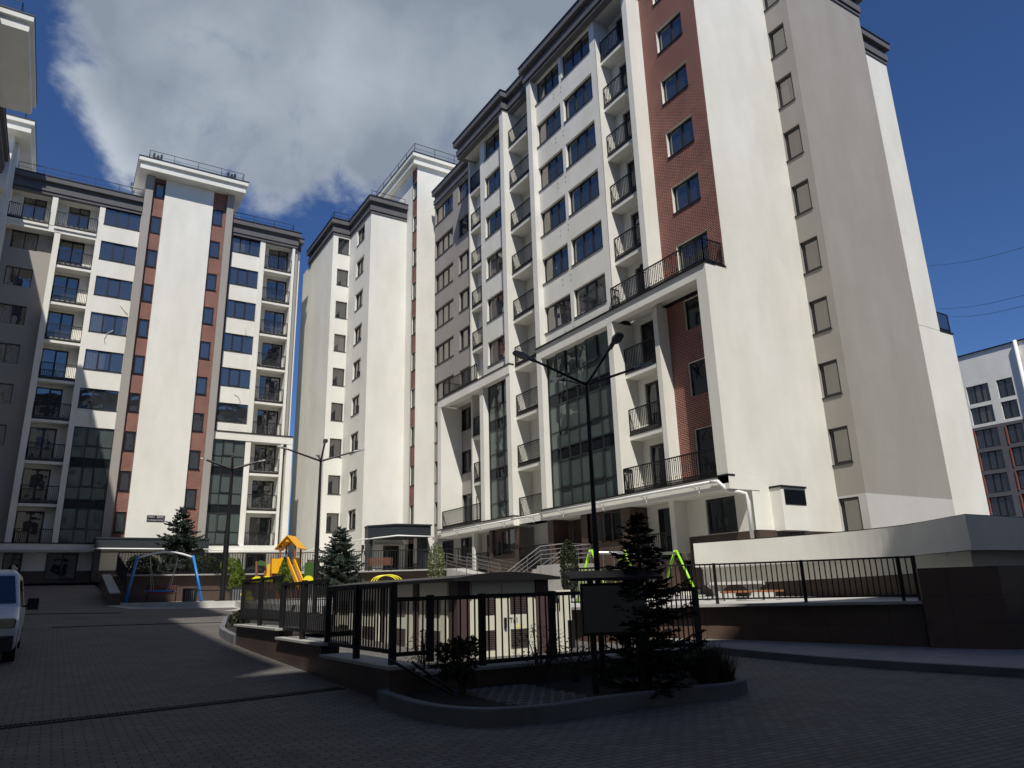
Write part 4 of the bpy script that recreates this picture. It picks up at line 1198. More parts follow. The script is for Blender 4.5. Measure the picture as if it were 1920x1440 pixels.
# garage parapet above the curved court
gpt = thing('garage_parapet', 'curved white parapet of the garage entrance with a white pipe along it', 'wall', (21, 13, 0))
pc = arc_pts([(20.2, 19.6), (20.75, 17.6), (21.3, 15.2), (21.35, 13.4), (20.9, 11.8), (19.7, 9.9)], 5) + [(24, 9.85), (34, 9.7)]
mb = MB(); thick(mb, pc, lambda x, y: 2.28, lambda x, y: 3.12, -.5); thick(mb, [(p[0] + .38, p[1] + .22) for p in pc], lambda x, y: interp(y, [9, 19.6], [1.87, 1.66]), lambda x, y: 2.3, -.2)
mb.build('white_wall', WHITE, gpt)
mb = MB(); thick(mb, [(p[0] - .03, p[1] - .03) for p in pc], lambda x, y: 3.12, lambda x, y: 3.16, -.32); mb.build('dark_ledge', BLACK, gpt)
mb = MB(); thick(mb, [(p[0] + .42, p[1] + .26) for p in pc], lambda x, y: .2, lambda x, y: interp(y, [9, 19.6], [1.87, 1.66]), -.2); mb.build('tiled_base', TILX, gpt)
mb = MB(); mb.tube([(p[0] - .12, p[1] - .12, interp(i, [0, len(pc)], [2.28, 2.44])) for i, p in enumerate(pc)], .06, 8)
for i in range(2, len(pc) - 2, 4):
    p = pc[i]; mb.bar((p[0], p[1], 2.42), (p[0] - .14, p[1] - .14, 2.42), .03); mb.bar((p[0] - .13, p[1] - .13, 2.2), (p[0] - .13, p[1] - .13, 2.5), .025)
mb.build('gas_pipe', WPIPE, gpt, smooth=True)
sheet('roof_deck', pc[:-1] + [(24, 19.1)], lambda x, y: 2.9, PAVEL).name = 'garage_roof'
# entrance stairs of the long block
st = thing('entrance_stairs', 'pale entrance stairs with steel handrails up to the brown tiled doorway', 'stairs', (20.8, 30, 1.4))
mb = MB()
for i in range(9):
    y1 = 33.6 - i * .42; z = 1.45 + (i + 1) * .15
    mb.box(20.0, 21.6, y1 - .42, y1, 1.0, z)
mb.box(19.9, 21.85, 27.9, 29.82, 1.0, 2.8)
mb.build('steps', PAVEL, st)
mb = MB()
for x in (19.95, 21.55):
    for dz in (.3, .5, .7, .9): mb.tube([(x, 33.6, 1.5 + dz), (x, 29.8, 2.8 + dz), (x, 27.95, 2.8 + dz)], .016 if dz < .9 else .024, 5)
    for y, z in ((33.5, 1.5), (32.2, 1.95), (31.0, 2.4), (29.8, 2.8), (28.9, 2.8), (27.95, 2.8)): mb.tube([(x, y, z), (x, y, z + .9)], .018, 5)
for dz in (.3, .5, .7, .9): mb.tube([(19.95, 27.95, 2.8 + dz), (21.55, 27.95, 2.8 + dz)], .016, 5)
mb.build('steel_handrail', STEEL, st)
rp = thing('access_ramp', 'long access ramp with slanting steel rails beside the entrance stairs', 'ramp', (20.4, 36, 1.4))
mb = MB(); mb.prism([(20.0, 33.7), (21.5, 33.7), (21.5, 40), (20.0, 40)], [1.0] * 4, [2.1, 2.1, 3.05, 3.05]); mb.build('slab', PAVEL, rp)
mb = MB()
for x in (20.0, 21.4):
    for dz in (.3, .5, .7, .9): mb.tube([(x, 33.7, 2.1 + dz), (x, 40, 3.05 + dz)], .018, 5)
    for k in range(6): mb.tube([(x, 33.7 + k * 1.26, 2.1 + k * .19), (x, 33.7 + k * 1.26, 3.0 + k * .19)], .02, 5)
mb.build('steel_handrail', STEEL, rp)
# ================================================================== OBJECTS
def at(az, D, z=0.0):
    a = R_(az); return Vector((D * math.sin(a), D * math.cos(a), z))
def atpx(u, v, D):
    d = ray_dir(u, v); h = math.hypot(d.x, d.y); return Vector((0, 0, EYE)) + d * (D / h)
def foliage(name, c1, c2, c3, rough=.7, scale=6):
    mt, t, b = new_mat(name)
    g = t.nodes.new('ShaderNodeNewGeometry')
    n = t.nodes.new('ShaderNodeTexNoise'); n.inputs['Scale'].default_value = scale; n.inputs['Detail'].default_value = 5
    L_(t, g.outputs['Position'], n.inputs['Vector'])
    c = t.nodes.new('ShaderNodeValToRGB'); c.color_ramp.elements[0].position = .32; c.color_ramp.elements[0].color = c1 + (1,)
    c.color_ramp.elements[1].position = .68; c.color_ramp.elements[1].color = c3 + (1,)
    e_ = c.color_ramp.elements.new(.5); e_.color = c2 + (1,)
    L_(t, n.outputs['Fac'], c.inputs['Fac']); L_(t, c.outputs['Color'], b.inputs['Base Color'])
    b.inputs['Roughness'].default_value = rough; b.inputs['Specular IOR Level'].default_value = .25
    return mt
NEEDLE = foliage('spruce_needles', (.05, .07, .058), (.09, .12, .10), (.16, .19, .16))
NEEDLE_SHADE = foliage('shaded_spruce_needles', (.008, .012, .007), (.016, .024, .013), (.028, .038, .02))  # needle colour darkened to carry the shade over the planting bed
THUJA = foliage('thuja_leaf', (.05, .085, .01), (.10, .15, .015), (.16, .22, .03))
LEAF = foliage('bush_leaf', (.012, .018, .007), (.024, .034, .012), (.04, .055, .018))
LEAF2 = foliage('light_leaf', (.07, .09, .03), (.13, .16, .06), (.22, .24, .12))
GRASS = foliage('grass_blade', (.02, .025, .008), (.035, .04, .014), (.06, .065, .025))
def spruce(loc, H, Rd, seed, mat, label, dens=1.0, lean=0.0, zlow=.06, nl=.055):
    rnd = random.Random(seed)
    t = thing('spruce_tree', label, 'tree', tuple(loc))
    X0 = Vector(loc)
    tr = MB(); pts = [X0 + Vector((lean * k / 6, 0, H * k / 6)) for k in range(7)]
    tr.tube(pts, [.028 * H * (1 - k / 6.6) for k in range(7)], 7)
    tr.build('trunk', BARK, t)
    cr_m = MB(); br = MB()
    z = zlow * H
    while z < H * .975:
        f = 1 - z / H
        Lb = Rd * (f ** .8) * rnd.uniform(.82, 1.12) + .03 * Rd
        nb = rnd.randint(5, 7)
        a0 = rnd.uniform(0, 6.28)
        for b in range(nb):
            a = a0 + b * 6.283 / nb + rnd.uniform(-.3, .3)
            L = Lb * rnd.uniform(.62, 1.15)
            base = X0 + Vector((lean * z / H, 0, z + rnd.uniform(-.02, .02) * H))
            dirh = Vector((math.cos(a), math.sin(a), 0)); side = Vector((-dirh.y, dirh.x, 0))
            droop = rnd.uniform(-.05, .25) * (f) ; tip = rnd.uniform(.05, .28)
            def pos(s): return base + dirh * (L * s) + Vector((0, 0, L * (.25 * (1 - f) * s - droop * s * (1 - s) * 2 + tip * s * s * .6)))
            br.tube([pos(0), pos(.5), pos(1)], [.012 * H * f * .5 + .004, .006 * f + .003, .002], 4, cap=False)
            n = max(4, int(L / .07 * dens))
            for i in range(n):
                s = .12 + .88 * (i + rnd.random()) / n
                p = pos(s); sp = L * .42 * (1 - s * .85) * rnd.uniform(.6, 1.1) + .05
                for sd in (-1, 1, 0):
                    if sd == 0 and rnd.random() < .4: continue
                    dv = (dirh * rnd.uniform(.55, .95) + side * sd * rnd.uniform(.6, 1.0) + Vector((0, 0, rnd.uniform(-.3, .5)))).normalized()
                    Ls = sp if sd else rnd.uniform(.06, .12)
                    k = max(1, int(Ls / .075 * dens))
                    for q in range(k):
                        c0 = p + dv * (Ls * q / k); c1 = c0 + dv * (Ls / k * 1.35)
                        w = nl * rnd.uniform(.5, .9)
                        up_ = Vector((rnd.uniform(-.4, .4), rnd.uniform(-.4, .4), 1)); u1 = dv.cross(up_).normalized() * w * .55; u2_ = dv.cross(u1).normalized() * w * .45
                        mid = c0.lerp(c1, .45)
                        cr_m.quad(c0, mid + u1, c1, mid - u1); cr_m.quad(c0, mid + u2_, c1, mid - u2_)
        z += H * .048 * (.55 + .75 * f)
    for i in range(6):
        c0 = X0 + Vector((lean, 0, H * (.93 + i * .012))); a = i * 1.1
        cr_m.quad(c0, c0 + Vector((.03, 0, .05)), c0 + Vector((math.cos(a) * .03, math.sin(a) * .03, .12)), c0 + Vector((-.03, 0, .05)))
    cr_m.build('crown', mat, t); br.build('branch_wood', BARK, t)
    return t
spruce(at(7.45, 49.8, 3.0), 4.3, 2.0, 3, NEEDLE, 'blue grey spruce on the terrace before the number plate panel', 1.0, nl=.15)
spruce(at(18.55, 40.0, 1.6), 3.6, 2.0, 5, NEEDLE, 'broad blue grey spruce between the playhouse and the terrace bench', .95, nl=.13)
spruce(at(41.3, 11.2, .22), 2.42, 1.0, 8, NEEDLE_SHADE, 'dark shaded spruce in the planting bed beside the notice board', 1.35, nl=.042, zlow=.03)

def leaves(mb, c, rx, ry, rz, n, size, rnd, shell=.35, shape=None):
    for i in range(n):
        while True:
            v = Vector((rnd.uniform(-1, 1), rnd.uniform(-1, 1), rnd.uniform(-1, 1)))
            if v.length < 1: break
        l = v.length
        if l > 0: v = v / l * (l ** shell)
        k = shape(v.z) if shape else 1
        p = Vector(c) + Vector((v.x * rx * k, v.y * ry * k, v.z * rz))
        a = Vector((rnd.uniform(-1, 1), rnd.uniform(-1, 1), rnd.uniform(-.6, 1))).normalized(); b = a.cross(Vector((rnd.uniform(-1, 1), rnd.uniform(-1, 1), rnd.uniform(-1, 1)))).normalized()
        s = size * rnd.uniform(.6, 1.3)
        mb.quad(p - a * s, p + b * s * .45, p + a * s, p - b * s * .45)
def bush(loc, r, h, n, size, mat, label, seed, name='bush', shape=None, stems=7, cat='bush', shell=.45, clumps=0):
    rnd = random.Random(seed)
    t = thing(name, label, cat, tuple(loc))
    X0 = Vector(loc)
    st_ = MB()
    tips = []
    for i in range(stems):
        a = rnd.uniform(0, 6.28); rr = r * rnd.uniform(.2, .8)
        tip = X0 + Vector((math.cos(a) * rr, math.sin(a) * rr, h * rnd.uniform(.6, 1.0))); tips.append(tip)
        m_ = X0.lerp(tip, .5) + Vector((rnd.uniform(-.1, .1) * r, rnd.uniform(-.1, .1) * r, 0))
        st_.tube([X0 + Vector((math.cos(a) * .04, math.sin(a) * .04, 0)), m_, tip], [.018, .011, .004], 5)
    st_.build('stem', BARK, t)
    lf = MB()
    if clumps:
        for i in range(clumps):
            a = rnd.uniform(0, 6.28); zz = rnd.uniform(.25, 1); rr = r * rnd.uniform(0, .8) * (shape(zz * 2 - 1) if shape else 1)
            leaves(lf, X0 + Vector((math.cos(a) * rr, math.sin(a) * rr, h * zz)), r * .3, r * .3, r * .28, n // clumps, size, rnd, .8)
    else:
        leaves(lf, X0 + Vector((0, 0, h * .55)), r, r, h * .47, n, size, rnd, shell, shape)
    lf.build('foliage', mat, t)
    return t
cone = lambda z: max(.08, .95 * (1 - (z + 1) / 2) ** .75 + .08)
bush(at(11.43, 40.5, 1.6), .55, 2.0, 5000, .05, THUJA, 'bright green cone thuja beside the lamp post and slatted planter', 11, 'thuja', cone, cat='shrub')
bush(at(14.6, 40.5, 1.6), .5, 2.1, 4200, .05, THUJA, 'small green thuja before the yellow slide', 12, 'thuja', cone, cat='shrub')
bush(at(10.8, 46.9, 3.0), .5, 1.0, 1200, .06, THUJA, 'loose yellow green shrub behind the terrace fence', 19, 'shrub', None, cat='shrub')
bush(at(25.8, 37.5, 1.5), .45, 2.6, 1500, .06, LEAF2, 'slender pale leaved sapling before the terrace fence', 13, 'young_tree', None, 3, cat='tree', shell=.6)
bush(at(35.95, 27.5, 1.1), .34, 2.3, 3200, .05, LEAF, 'narrow dark climbing shrub by the entrance stairs', 14, 'shrub', None, 3, cat='shrub')
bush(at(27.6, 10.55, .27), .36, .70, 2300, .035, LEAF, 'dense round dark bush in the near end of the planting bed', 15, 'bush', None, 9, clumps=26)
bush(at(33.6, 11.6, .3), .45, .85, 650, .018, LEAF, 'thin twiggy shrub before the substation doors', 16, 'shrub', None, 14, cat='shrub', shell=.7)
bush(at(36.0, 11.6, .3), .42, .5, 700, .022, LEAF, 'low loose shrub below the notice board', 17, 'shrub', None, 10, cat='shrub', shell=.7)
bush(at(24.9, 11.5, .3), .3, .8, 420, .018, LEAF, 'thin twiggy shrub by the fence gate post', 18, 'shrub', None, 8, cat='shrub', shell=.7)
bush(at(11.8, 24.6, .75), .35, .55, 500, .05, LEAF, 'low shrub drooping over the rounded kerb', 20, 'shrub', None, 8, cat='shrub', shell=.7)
bush(at(5.2, 48.4, 3.0), .9, 1.3, 2200, .07, LEAF, 'dark shrub behind the terrace fence above the basket swing', 23, 'shrub', None, cat='shrub')
bush(at(9.2, 48.0, 3.0), .9, 1.2, 2000, .07, LEAF, 'low shrub at the foot of the terrace spruce', 24, 'shrub', None, cat='shrub')
def grass(loc, r, h, n, seed, label):
    rnd = random.Random(seed); mb = MB(); X0 = Vector(loc)
    for i in range(n):
        a = rnd.uniform(0, 6.28); q = r * math.sqrt(rnd.random()) * .5
        p = X0 + Vector((math.cos(a) * q, math.sin(a) * q, 0)); l = h * rnd.uniform(.5, 1.1); o = Vector((math.cos(a + rnd.uniform(-.5, .5)), math.sin(a), 0)) * r * rnd.uniform(.2, 1.0)
        w = Vector((-o.y, o.x, 0)).normalized() * .006
        m_ = p + o * .35 + Vector((0, 0, l * .65)); e_ = p + o + Vector((0, 0, l))
        mb.quad(p - w, p + w, m_ + w * .8, m_ - w * .8); mb.quad(m_ - w * .8, m_ + w * .8, e_, e_)
    o = mb.build('grass_clump', GRASS); return tag(o, label, 'grass clump')
grass(at(45.6, 11.9, .22), .35, .62, 260, 31, 'tall dry grass clump right beside the dark spruce'.replace(' right', ''))
grass(at(46.6, 12.0, .2), .3, .5, 180, 32, 'grass clump at the outer tip of the planting bed')
grass(at(45.0, 12.6, .22), .35, .55, 200, 33, 'grass clump behind the low branches of the dark spruce')

AR = ((12, .42), (102, .42), (192, .42), (282, .42))
# --- street lamps: pole, cross arms, heads
def lamp(base, ztop, arms, label, arm=1.15, rise=.30, r=.05):
    t = thing('street_lamp', label, 'street lamp', tuple(base), 'black lamp posts of the court')
    b = Vector(base); top = Vector((b.x, b.y, ztop))
    p = MB(); p.tube([b, b + Vector((0, 0, (ztop - b.z) * .45)), top - Vector((0, 0, (ztop - b.z) * .45)), top], [r, r, r * .8, r * .55], 10)
    p.box(b.x - r * 2.2, b.x + r * 2.2, b.y - r * 2.2, b.y + r * 2.2, b.z - .02, b.z + .02); p.build('pole', BLACK, t)
    for (a, hl) in arms:
        d = Vector((math.sin(R_(a)), math.cos(R_(a)), 0))
        e_ = top + d * arm + Vector((0, 0, rise)); s_ = top - Vector((0, 0, .05))
        am = MB(); am.tube([s_, e_], [r * .5, r * .42], 8)
        hd = MB(); dd_ = (e_ - s_).normalized(); c0 = e_; wv_ = Vector((-d.y, d.x, 0))
        c1 = c0 + dd_ * hl * .25; c2 = c0 + (dd_ * .9 + Vector((0, 0, -.06))) * hl
        am.build('arm', BLACK, t)
        hd.tube([c0 - dd_ * .04, c1], [.04, .035], 8)
        i = len(hd.v)
        for c_, w_, h_ in ((c1, .05, .03), (c1.lerp(c2, .35), hl * .21, .035), (c1.lerp(c2, .85), hl * .19, .025), (c2, hl * .1, .01)):
            hd.v += [tuple(c_ - wv_ * w_ - Vector((0, 0, h_))), tuple(c_ + wv_ * w_ - Vector((0, 0, h_))), tuple(c_ + wv_ * w_ * .8 + Vector((0, 0, h_))), tuple(c_ - wv_ * w_ * .8 + Vector((0, 0, h_)))]
        for k in range(3):
            for j in range(4):
                hd.f.append((i + k * 4 + j, i + k * 4 + (j + 1) % 4, i + k * 4 + 4 + (j + 1) % 4, i + k * 4 + 4 + j)); hd.mi.append(0)
        hd.f.append((i, i + 1, i + 2, i + 3)); hd.f.append((i + 15, i + 14, i + 13, i + 12)); hd.mi += [0, 0]
        hd.build('lamp_head', LAMPG, t)
    return t
lamp(at(38.07, 12.3, .26), 1.6 + .2856 * 12.3, AR, 'nearest black lamp post, rising behind the notice board with crossed arms', 1.0, .33, .05)
AR2 = ((12, .42), (102, .42), (192, .42), (282, .42))
lamp(at(16.85, 26.8, 1.1), 1.6 + .1789 * 26.8, AR2, 'black lamp post before the narrow gap of sky and the pale tower', 1.2, .35, .075)
lamp(at(10.5, 42.5, 1.6), 1.6 + .1645 * 42.5, AR2, 'far lamp post standing by the tiled terrace wall', 1.35, .42, .14)

# --- transformer kiosk
KS = 1.085
n_before = set(o.name for o in bpy.data.objects)
ks = thing('transformer_kiosk', 'low cream and brown transformer kiosk with louvred doors under a shallow arched black roof', 'kiosk', (8, 15, .2))
mb = MB()
mb.box(7.03, 9.17, 13.53, 21.3, .2, 1.9); mb.build('cabinet', CREAM, ks)
for q in ((6.99, 7.27, 13.49, 13.9), (8.88, 9.2, 13.49, 13.8), (6.99, 7.05, 15.42, 15.68), (6.99, 7.05, 17.4, 17.65), (6.99, 7.05, 19.3, 19.5), (6.99, 7.1, 21.1, 21.32)):
    mb = MB(); mb.box(q[0], q[1], q[2], q[3], .2, 1.9); mb.build('corner_pillar', BROWNM, ks)
mb = MB(); mb.box(6.94, 9.25, 13.44, 21.36, .12, .24); mb.build('plinth', CONC, ks)
mb = MB()
prof_r = [(6.82 + 2.54 * k / 12, 1.90 + .11 * math.sin(math.pi * k / 12)) for k in range(13)]
pts_f = [(x, 13.3, z) for x, z in prof_r]; pts_b = [(x, 21.5, z) for x, z in prof_r]
for k in range(12):
    mb.quad(pts_f[k], pts_f[k + 1], pts_b[k + 1], pts_b[k])
    a, b = prof_r[k], prof_r[k + 1]
    mb.quad((a[0], 13.3, 1.88), (b[0], 13.3, 1.88), (b[0], 13.3, b[1]), (a[0], 13.3, a[1]))
mb.box(6.8, 9.38, 13.28, 21.52, 1.84, 1.905); mb.build('roof', BLACK, ks)
def kdoor(F, u0, u1, label=None):
    d = MB(); F.box(d, u0, u1, -.02, .03, .3, 1.84)
    o = d.build('door', CREAM, ks)
    lv = MB()
    w = u1 - u0; a, b = u0 + w * .22, u0 + w * .78
    for z0, z1 in ((1.18, 1.5), (.5, .88)):
        for i in range(9):
            z = z0 + (z1 - z0) * (i + .3) / 9
            F.box(lv, a + .01, b - .01, -.045, -.021, z, z + .014)
    l_ = lv.build('louvre', BROWNM); l_.parent = o; l_.matrix_parent_inverse = Matrix.Identity(4)
    return o
FF = Face('y', 13.53); FS = Face('x', 7.03)
kdoor(FF, 7.32, 8.0); dR = kdoor(FF, 8.04, 8.84)
for a, b in ((14.0, 15.35), (15.75, 17.3), (17.75, 19.2), (19.6, 21.0)): kdoor(FS, a, b)
hd = MB(); hd.box(8.065, 8.115, 13.46, 13.5, .9, 1.1); hd.build('door_handle', BLACK, ks)
for s_, sz, x, z in (('Tr1', .15, 8.2, .99),):
    o = text_mesh(s_, sz, BLACK, 'lettering', (x, 13.505, z), ROTY, ks)
RX = Matrix(((0, 0, -1, 0), (-1, 0, 0, 0), (0, 1, 0, 0), (0, 0, 0, 1)))      # reads on a face towards -X
text_mesh('10kV', .13, BLACK, 'lettering', (7.005, 16.95, 1.42), RX, ks)
tr_ = MB(); tr_.poly([(8.39, 13.506, .89), (8.47, 13.506, .89), (8.43, 13.506, .96)]); tr_.build('warning_sign', YEL2, ks)
# small cabinets at its flank
ec = thing('electric_cabinet', 'white ribbed electric cabinet standing beside the transformer kiosk', 'cabinet', (9.6, 13.8, .2))
mb = MB(); mb.box(9.38, 9.75, 13.6, 14.0, .2, 1.6); mb.build('body', CREAM, ec)
mb = MB()
for i in range(3): mb.box(9.42 + i * .11, 9.45 + i * .11, 13.59, 13.598, 1.18, 1.55)
mb.build('louvre', BLACK, ec)
ec = thing('electric_cabinet', 'tall pale cabinet with dark lower panel behind the notice board', 'cabinet', (9.95, 14.3, .2))
mb = MB(); mb.box(9.8, 10.3, 14.2, 14.6, .95, 1.62); mb.build('body', CREAM, ec)
mb = MB(); mb.box(9.75, 10.3, 14.1, 14.6, .2, .94); mb.build('dark_panel', BLACK, ec)
text_mesh('BL', .17, WPLAS, 'lettering', (9.8, 14.09, .78), ROTY, ec)

for o in [o for o in bpy.data.objects if o.name not in n_before]:      # its distance was settled after it was drawn up: move and size the meshes once
    def kf(p): return Vector((p.x * KS, p.y * KS, EYE + (p.z - EYE) * KS))
    if o.type == 'MESH':
        for v in o.data.vertices: v.co = kf(v.co)
    elif o.type == 'EMPTY':
        pass
# --- notice board
nbd = thing('notice_board', 'black notice board on posts with a small sloping roof, in full shade', 'notice board', tuple(at(39.1, 10.8, .24)))
c = at(39.1, 10.75, 0); ux = Vector((math.cos(R_(24)), -math.sin(R_(24)), 0)); uy = Vector((ux.y, -ux.x, 0)) * -1
def slab(mb, c, ux, uy, a0, a1, b0, b1, z0, z1):
    P = [c + ux * a + uy * b for a, b in ((a0, b0), (a1, b0), (a1, b1), (a0, b1))]
    i = len(mb.v); mb.v += [(p.x, p.y, z0) for p in P] + [(p.x, p.y, z1) for p in P]
    for f in ((3, 2, 1, 0), (4, 5, 6, 7), (0, 1, 5, 4), (1, 2, 6, 5), (2, 3, 7, 6), (3, 0, 4, 7)): mb.f.append(tuple(i + k for k in f)); mb.mi.append(0)
mb = MB(); slab(mb, c, ux, uy, -.46, .46, -.03, .03, .99, 1.69); mb.build('board', BLACK, nbd)
mb = MB(); slab(mb, c, ux, uy, -.44, .44, -.04, -.031, 1.03, 1.65); mb.build('glazed_front', GLASSD, nbd)
for s_ in (-.30, .36):
    mb = MB(); slab(mb, c, ux, uy, s_ - .04, s_ + .04, .031, .09, .2, 1.74); mb.build('leg', BLACK, nbd)
mb = MB()
i0 = 0
P = [c + ux * a + uy * b for a, b in ((-.66, -.3), (.66, -.3), (.66, .25), (-.66, .25))]
mb.poly([(P[0].x, P[0].y, 1.72), (P[1].x, P[1].y, 1.72), (P[2].x, P[2].y, 1.83), (P[3].x, P[3].y, 1.83)])
mb.poly([(P[0].x, P[0].y, 1.76), (P[1].x, P[1].y, 1.76), (P[2].x, P[2].y, 1.87), (P[3].x, P[3].y, 1.87)])
for a, b, za, zb in ((0, 1, 1.72, 1.72), (1, 2, 1.72, 1.83), (2, 3, 1.83, 1.83), (3, 0, 1.83, 1.72)):
    mb.poly([(P[a].x, P[a].y, za), (P[b].x, P[b].y, zb), (P[b].x, P[b].y, zb + .04), (P[a].x, P[a].y, za + .04)])
mb.build('roof', BLACK, nbd)

# --- basket swing
sg = thing('basket_swing', 'blue legged basket swing with arched white beam before the dark terrace wall', 'swing', tuple(at(6.8, 41, 1.62)))
A = at(4.86, 41.0, 3.72); B = at(8.37, 41.0, 3.74); d = (B - A).normalized(); nrm = Vector((-d.y, d.x, 0))
arc = [A.lerp(B, k / 12) + Vector((0, 0, .28 * math.sin(math.pi * k / 12))) for k in range(13)]
mb = MB(); mb.tube(arc, .05, 8); mb.build('beam', WPIPE, sg, smooth=True)
for P, foot in ((A, at(4.41, 41, 1.6)), (B, at(9.17, 41, 1.6))):
    for s_ in (-1, 1):
        mb = MB(); mb.tube([P + Vector((0, 0, .08)), foot + nrm * s_ * .75], .06, 8); mb.build('leg', BLUE, sg, smooth=True)
for (u, v, uu) in ((282, 1046, 286), (334, 1046, 316)):
    for s_ in (-1, 1):
        mb = MB(); p = atpx(u, v, 41); q = atpx(uu + s_ * 2.5, 1108, 41) + nrm * s_ * .3; mb.tube([p, q], .014, 5); mb.build('chain', STEEL, sg)
cc = (atpx(277, 1108.5, 41) + atpx(324, 1108.5, 41)) / 2
ring = [cc + Vector((math.cos(t * .3142) * .7, math.sin(t * .3142) * .6, 0)) for t in range(21)]
mb = MB(); mb.tube(ring, .045, 6, cap=False); mb.build('seat_ring', BLUE, sg, smooth=True)
mb = MB()
for k in range(-4, 5):
    mb.tube([cc + Vector((k * .14, -.5, -.0)), cc + Vector((k * .14, 0, -.12)), cc + Vector((k * .14, .5, 0))], .02, 4); mb.tube([cc + Vector((-.6, k * .12, 0)), cc + Vector((0, k * .12, -.12)), cc + Vector((.6, k * .12, 0))], .02, 4)
mb.build('seat_net', RED, sg)
# --- green swings
gs = thing('swing_set', 'lime green framed swing set with grey beam behind the dark spruce', 'swing', (17, 19.4, 1.15))
ya, zt = 19.5, 2.78
xs_ = [15.05, 16.45, 18.85]
mb = MB(); mb.tube([(xs_[0] - .1, ya, zt), (xs_[2] + .1, ya, zt)], .05, 8); mb.build('beam', STEEL, gs, smooth=True)
for x in xs_:
    for s_ in (-1, 1):
        mb = MB(); mb.tube([(x, ya + s_ * .04, zt + .09), (x + s_ * -.02, ya + s_ * .95, 1.12)], .042, 8); mb.build('leg', LIME, gs, smooth=True)
for x in (15.55, 16.0, 17.2, 17.65, 18.05):
    mb = MB(); mb.tube([(x, ya, zt), (x, ya - .05, 1.55)], .014, 4); mb.build('chain', STEEL, gs)
for x in (15.77, 17.4):
    mb = MB(); mb.box(x - .25, x + .25, ya - .2, ya + .1, 1.5, 1.55); mb.build('seat', BLACK, gs)
# --- concrete table with wooden benches
ct = thing('concrete_table', 'concrete picnic table with round cut legs on the sunny court', 'table', (18.7, 16.8, 1.13))
pa, pb = atpx(1327, 1093, 24.6), atpx(1428, 1091, 24.9)
d = (pb - pa); d.z = 0; Ld = d.length; d.normalize(); nn = Vector((-d.y, d.x, 0))
tc_ = (pa + pb) / 2; tc_.z = 0
mb = MB(); slab(mb, tc_, d, nn, -Ld / 2, Ld / 2, -.38, .38, 1.64, 1.73); mb.build('table_top', CONC, ct)
for s_ in (-.33, .33):
    mb = MB()
    cx = tc_ + d * (Ld * s_)
    prof = [(-.32, 1.13), (.32, 1.13), (.14, 1.3), (.10, 1.4), (.16, 1.52), (.34, 1.64), (-.34, 1.64), (-.16, 1.52), (-.10, 1.4), (-.14, 1.3)]
    F_ = [cx + d * a + nn * -.25 + Vector((0, 0, z)) for a, z in prof]; B_ = [cx + d * a + nn * .25 + Vector((0, 0, z)) for a, z in prof]
    mb.poly(F_); mb.poly(list(reversed(B_)))
    for k in range(len(prof)): mb.quad(F_[k], F_[(k + 1) % 10], B_[(k + 1) % 10], B_[k])
    mb.build('leg', CONC, ct)
for side, lab in ((-.75, 'wooden seat bench on concrete feet, on the near side of the concrete table'), (.75, 'wooden seat bench on concrete feet, on the wall side of the concrete table')):
    bn = thing('court_bench', lab, 'bench', (tc_.x + nn.x * side, tc_.y + nn.y * side, 1.13), 'benches of the concrete table')
    cx = tc_ + nn * side + d * .25
    mb = MB(); slab(mb, cx, d, nn, -Ld / 2, Ld / 2 + .2, -.15, .15, 1.40, 1.45); mb.build('seat', WOOD, bn)
    for s_ in (-.35, .35):
        mb = MB(); slab(mb, cx + d * Ld * s_, d, nn, -.16, .16, -.14, .14, 1.1, 1.40); mb.build('foot', CONC, bn)
# --- playhouse
ph = thing('playground_tower', 'yellow and brown wooden playground tower with gabled roof and slide', 'playground tower', tuple(at(14.9, 43, 1.62)))
def P_(u, v, D=43): return atpx(u, v, D)
G0 = at(14.98, 43, 0); az_ = math.radians(48)
ex = Vector((math.cos(az_) , -math.sin(az_), 0)).normalized(); ey = Vector((math.sin(az_), math.cos(az_), 0))
ex = Vector((.80, -.60, 0)); ey = Vector((.60, .80, 0)); hs_ = .42
def loc(a, b, z): return G0 + ex * a + ey * b + Vector((0, 0, z))
for a in (-1, 1):
    for b in (-1, 1):
        mb = MB(); mb.tube([loc(a * hs_, b * hs_, 1.6), loc(a * hs_, b * hs_, 4.45)], .06, 6); mb.build('post', WOOD, ph)
for a in (-1, 1):
    mb = MB(); q = [loc(a * .68, -.62, 4.25), loc(a * .68, .62, 4.25), loc(0, .62, 4.97), loc(0, -.62, 4.97)]
    mb.quad(*q); mb.quad(*[p - Vector((0, 0, .05)) for p in q]); mb.quad(q[0], q[3], q[3] - Vector((0, 0, .05)), q[0] - Vector((0, 0, .05)))
    mb.quad(q[0], q[1], q[1] - Vector((0, 0, .05)), q[0] - Vector((0, 0, .05))); mb.build('roof_panel', ORA, ph)
for b in (-.5, .5):
    mb = MB(); mb.poly([loc(-.5, b, 4.42), loc(-.3, b, 4.42), loc(-.2, b, 4.62), loc(.2, b, 4.62), loc(.3, b, 4.42), loc(.5, b, 4.42), loc(0, b, 4.88)]); mb.build('gable_panel', ORA, ph)
mb = MB(); slab(mb, G0, ex, ey, -.5, .5, -.5, .5, 2.70, 2.76); mb.build('deck', WOOD, ph)
mb = MB(); slab(mb, G0, ex, ey, hs_ - .02, hs_ + .02, -.35, .35, 2.85, 3.75); mb.build('side_panel', YEL, ph)
mb = MB(); slab(mb, G0, ex, ey, -.4, .4, .44, .47, 2.8, 3.55); mb.build('side_panel', GREENP, ph)
mb = MB(); slab(mb, G0 + ex * .25, ex, ey, .4, 1.0, .5, .55, 2.6, 3.5); mb.build('side_panel', GREENP, ph)
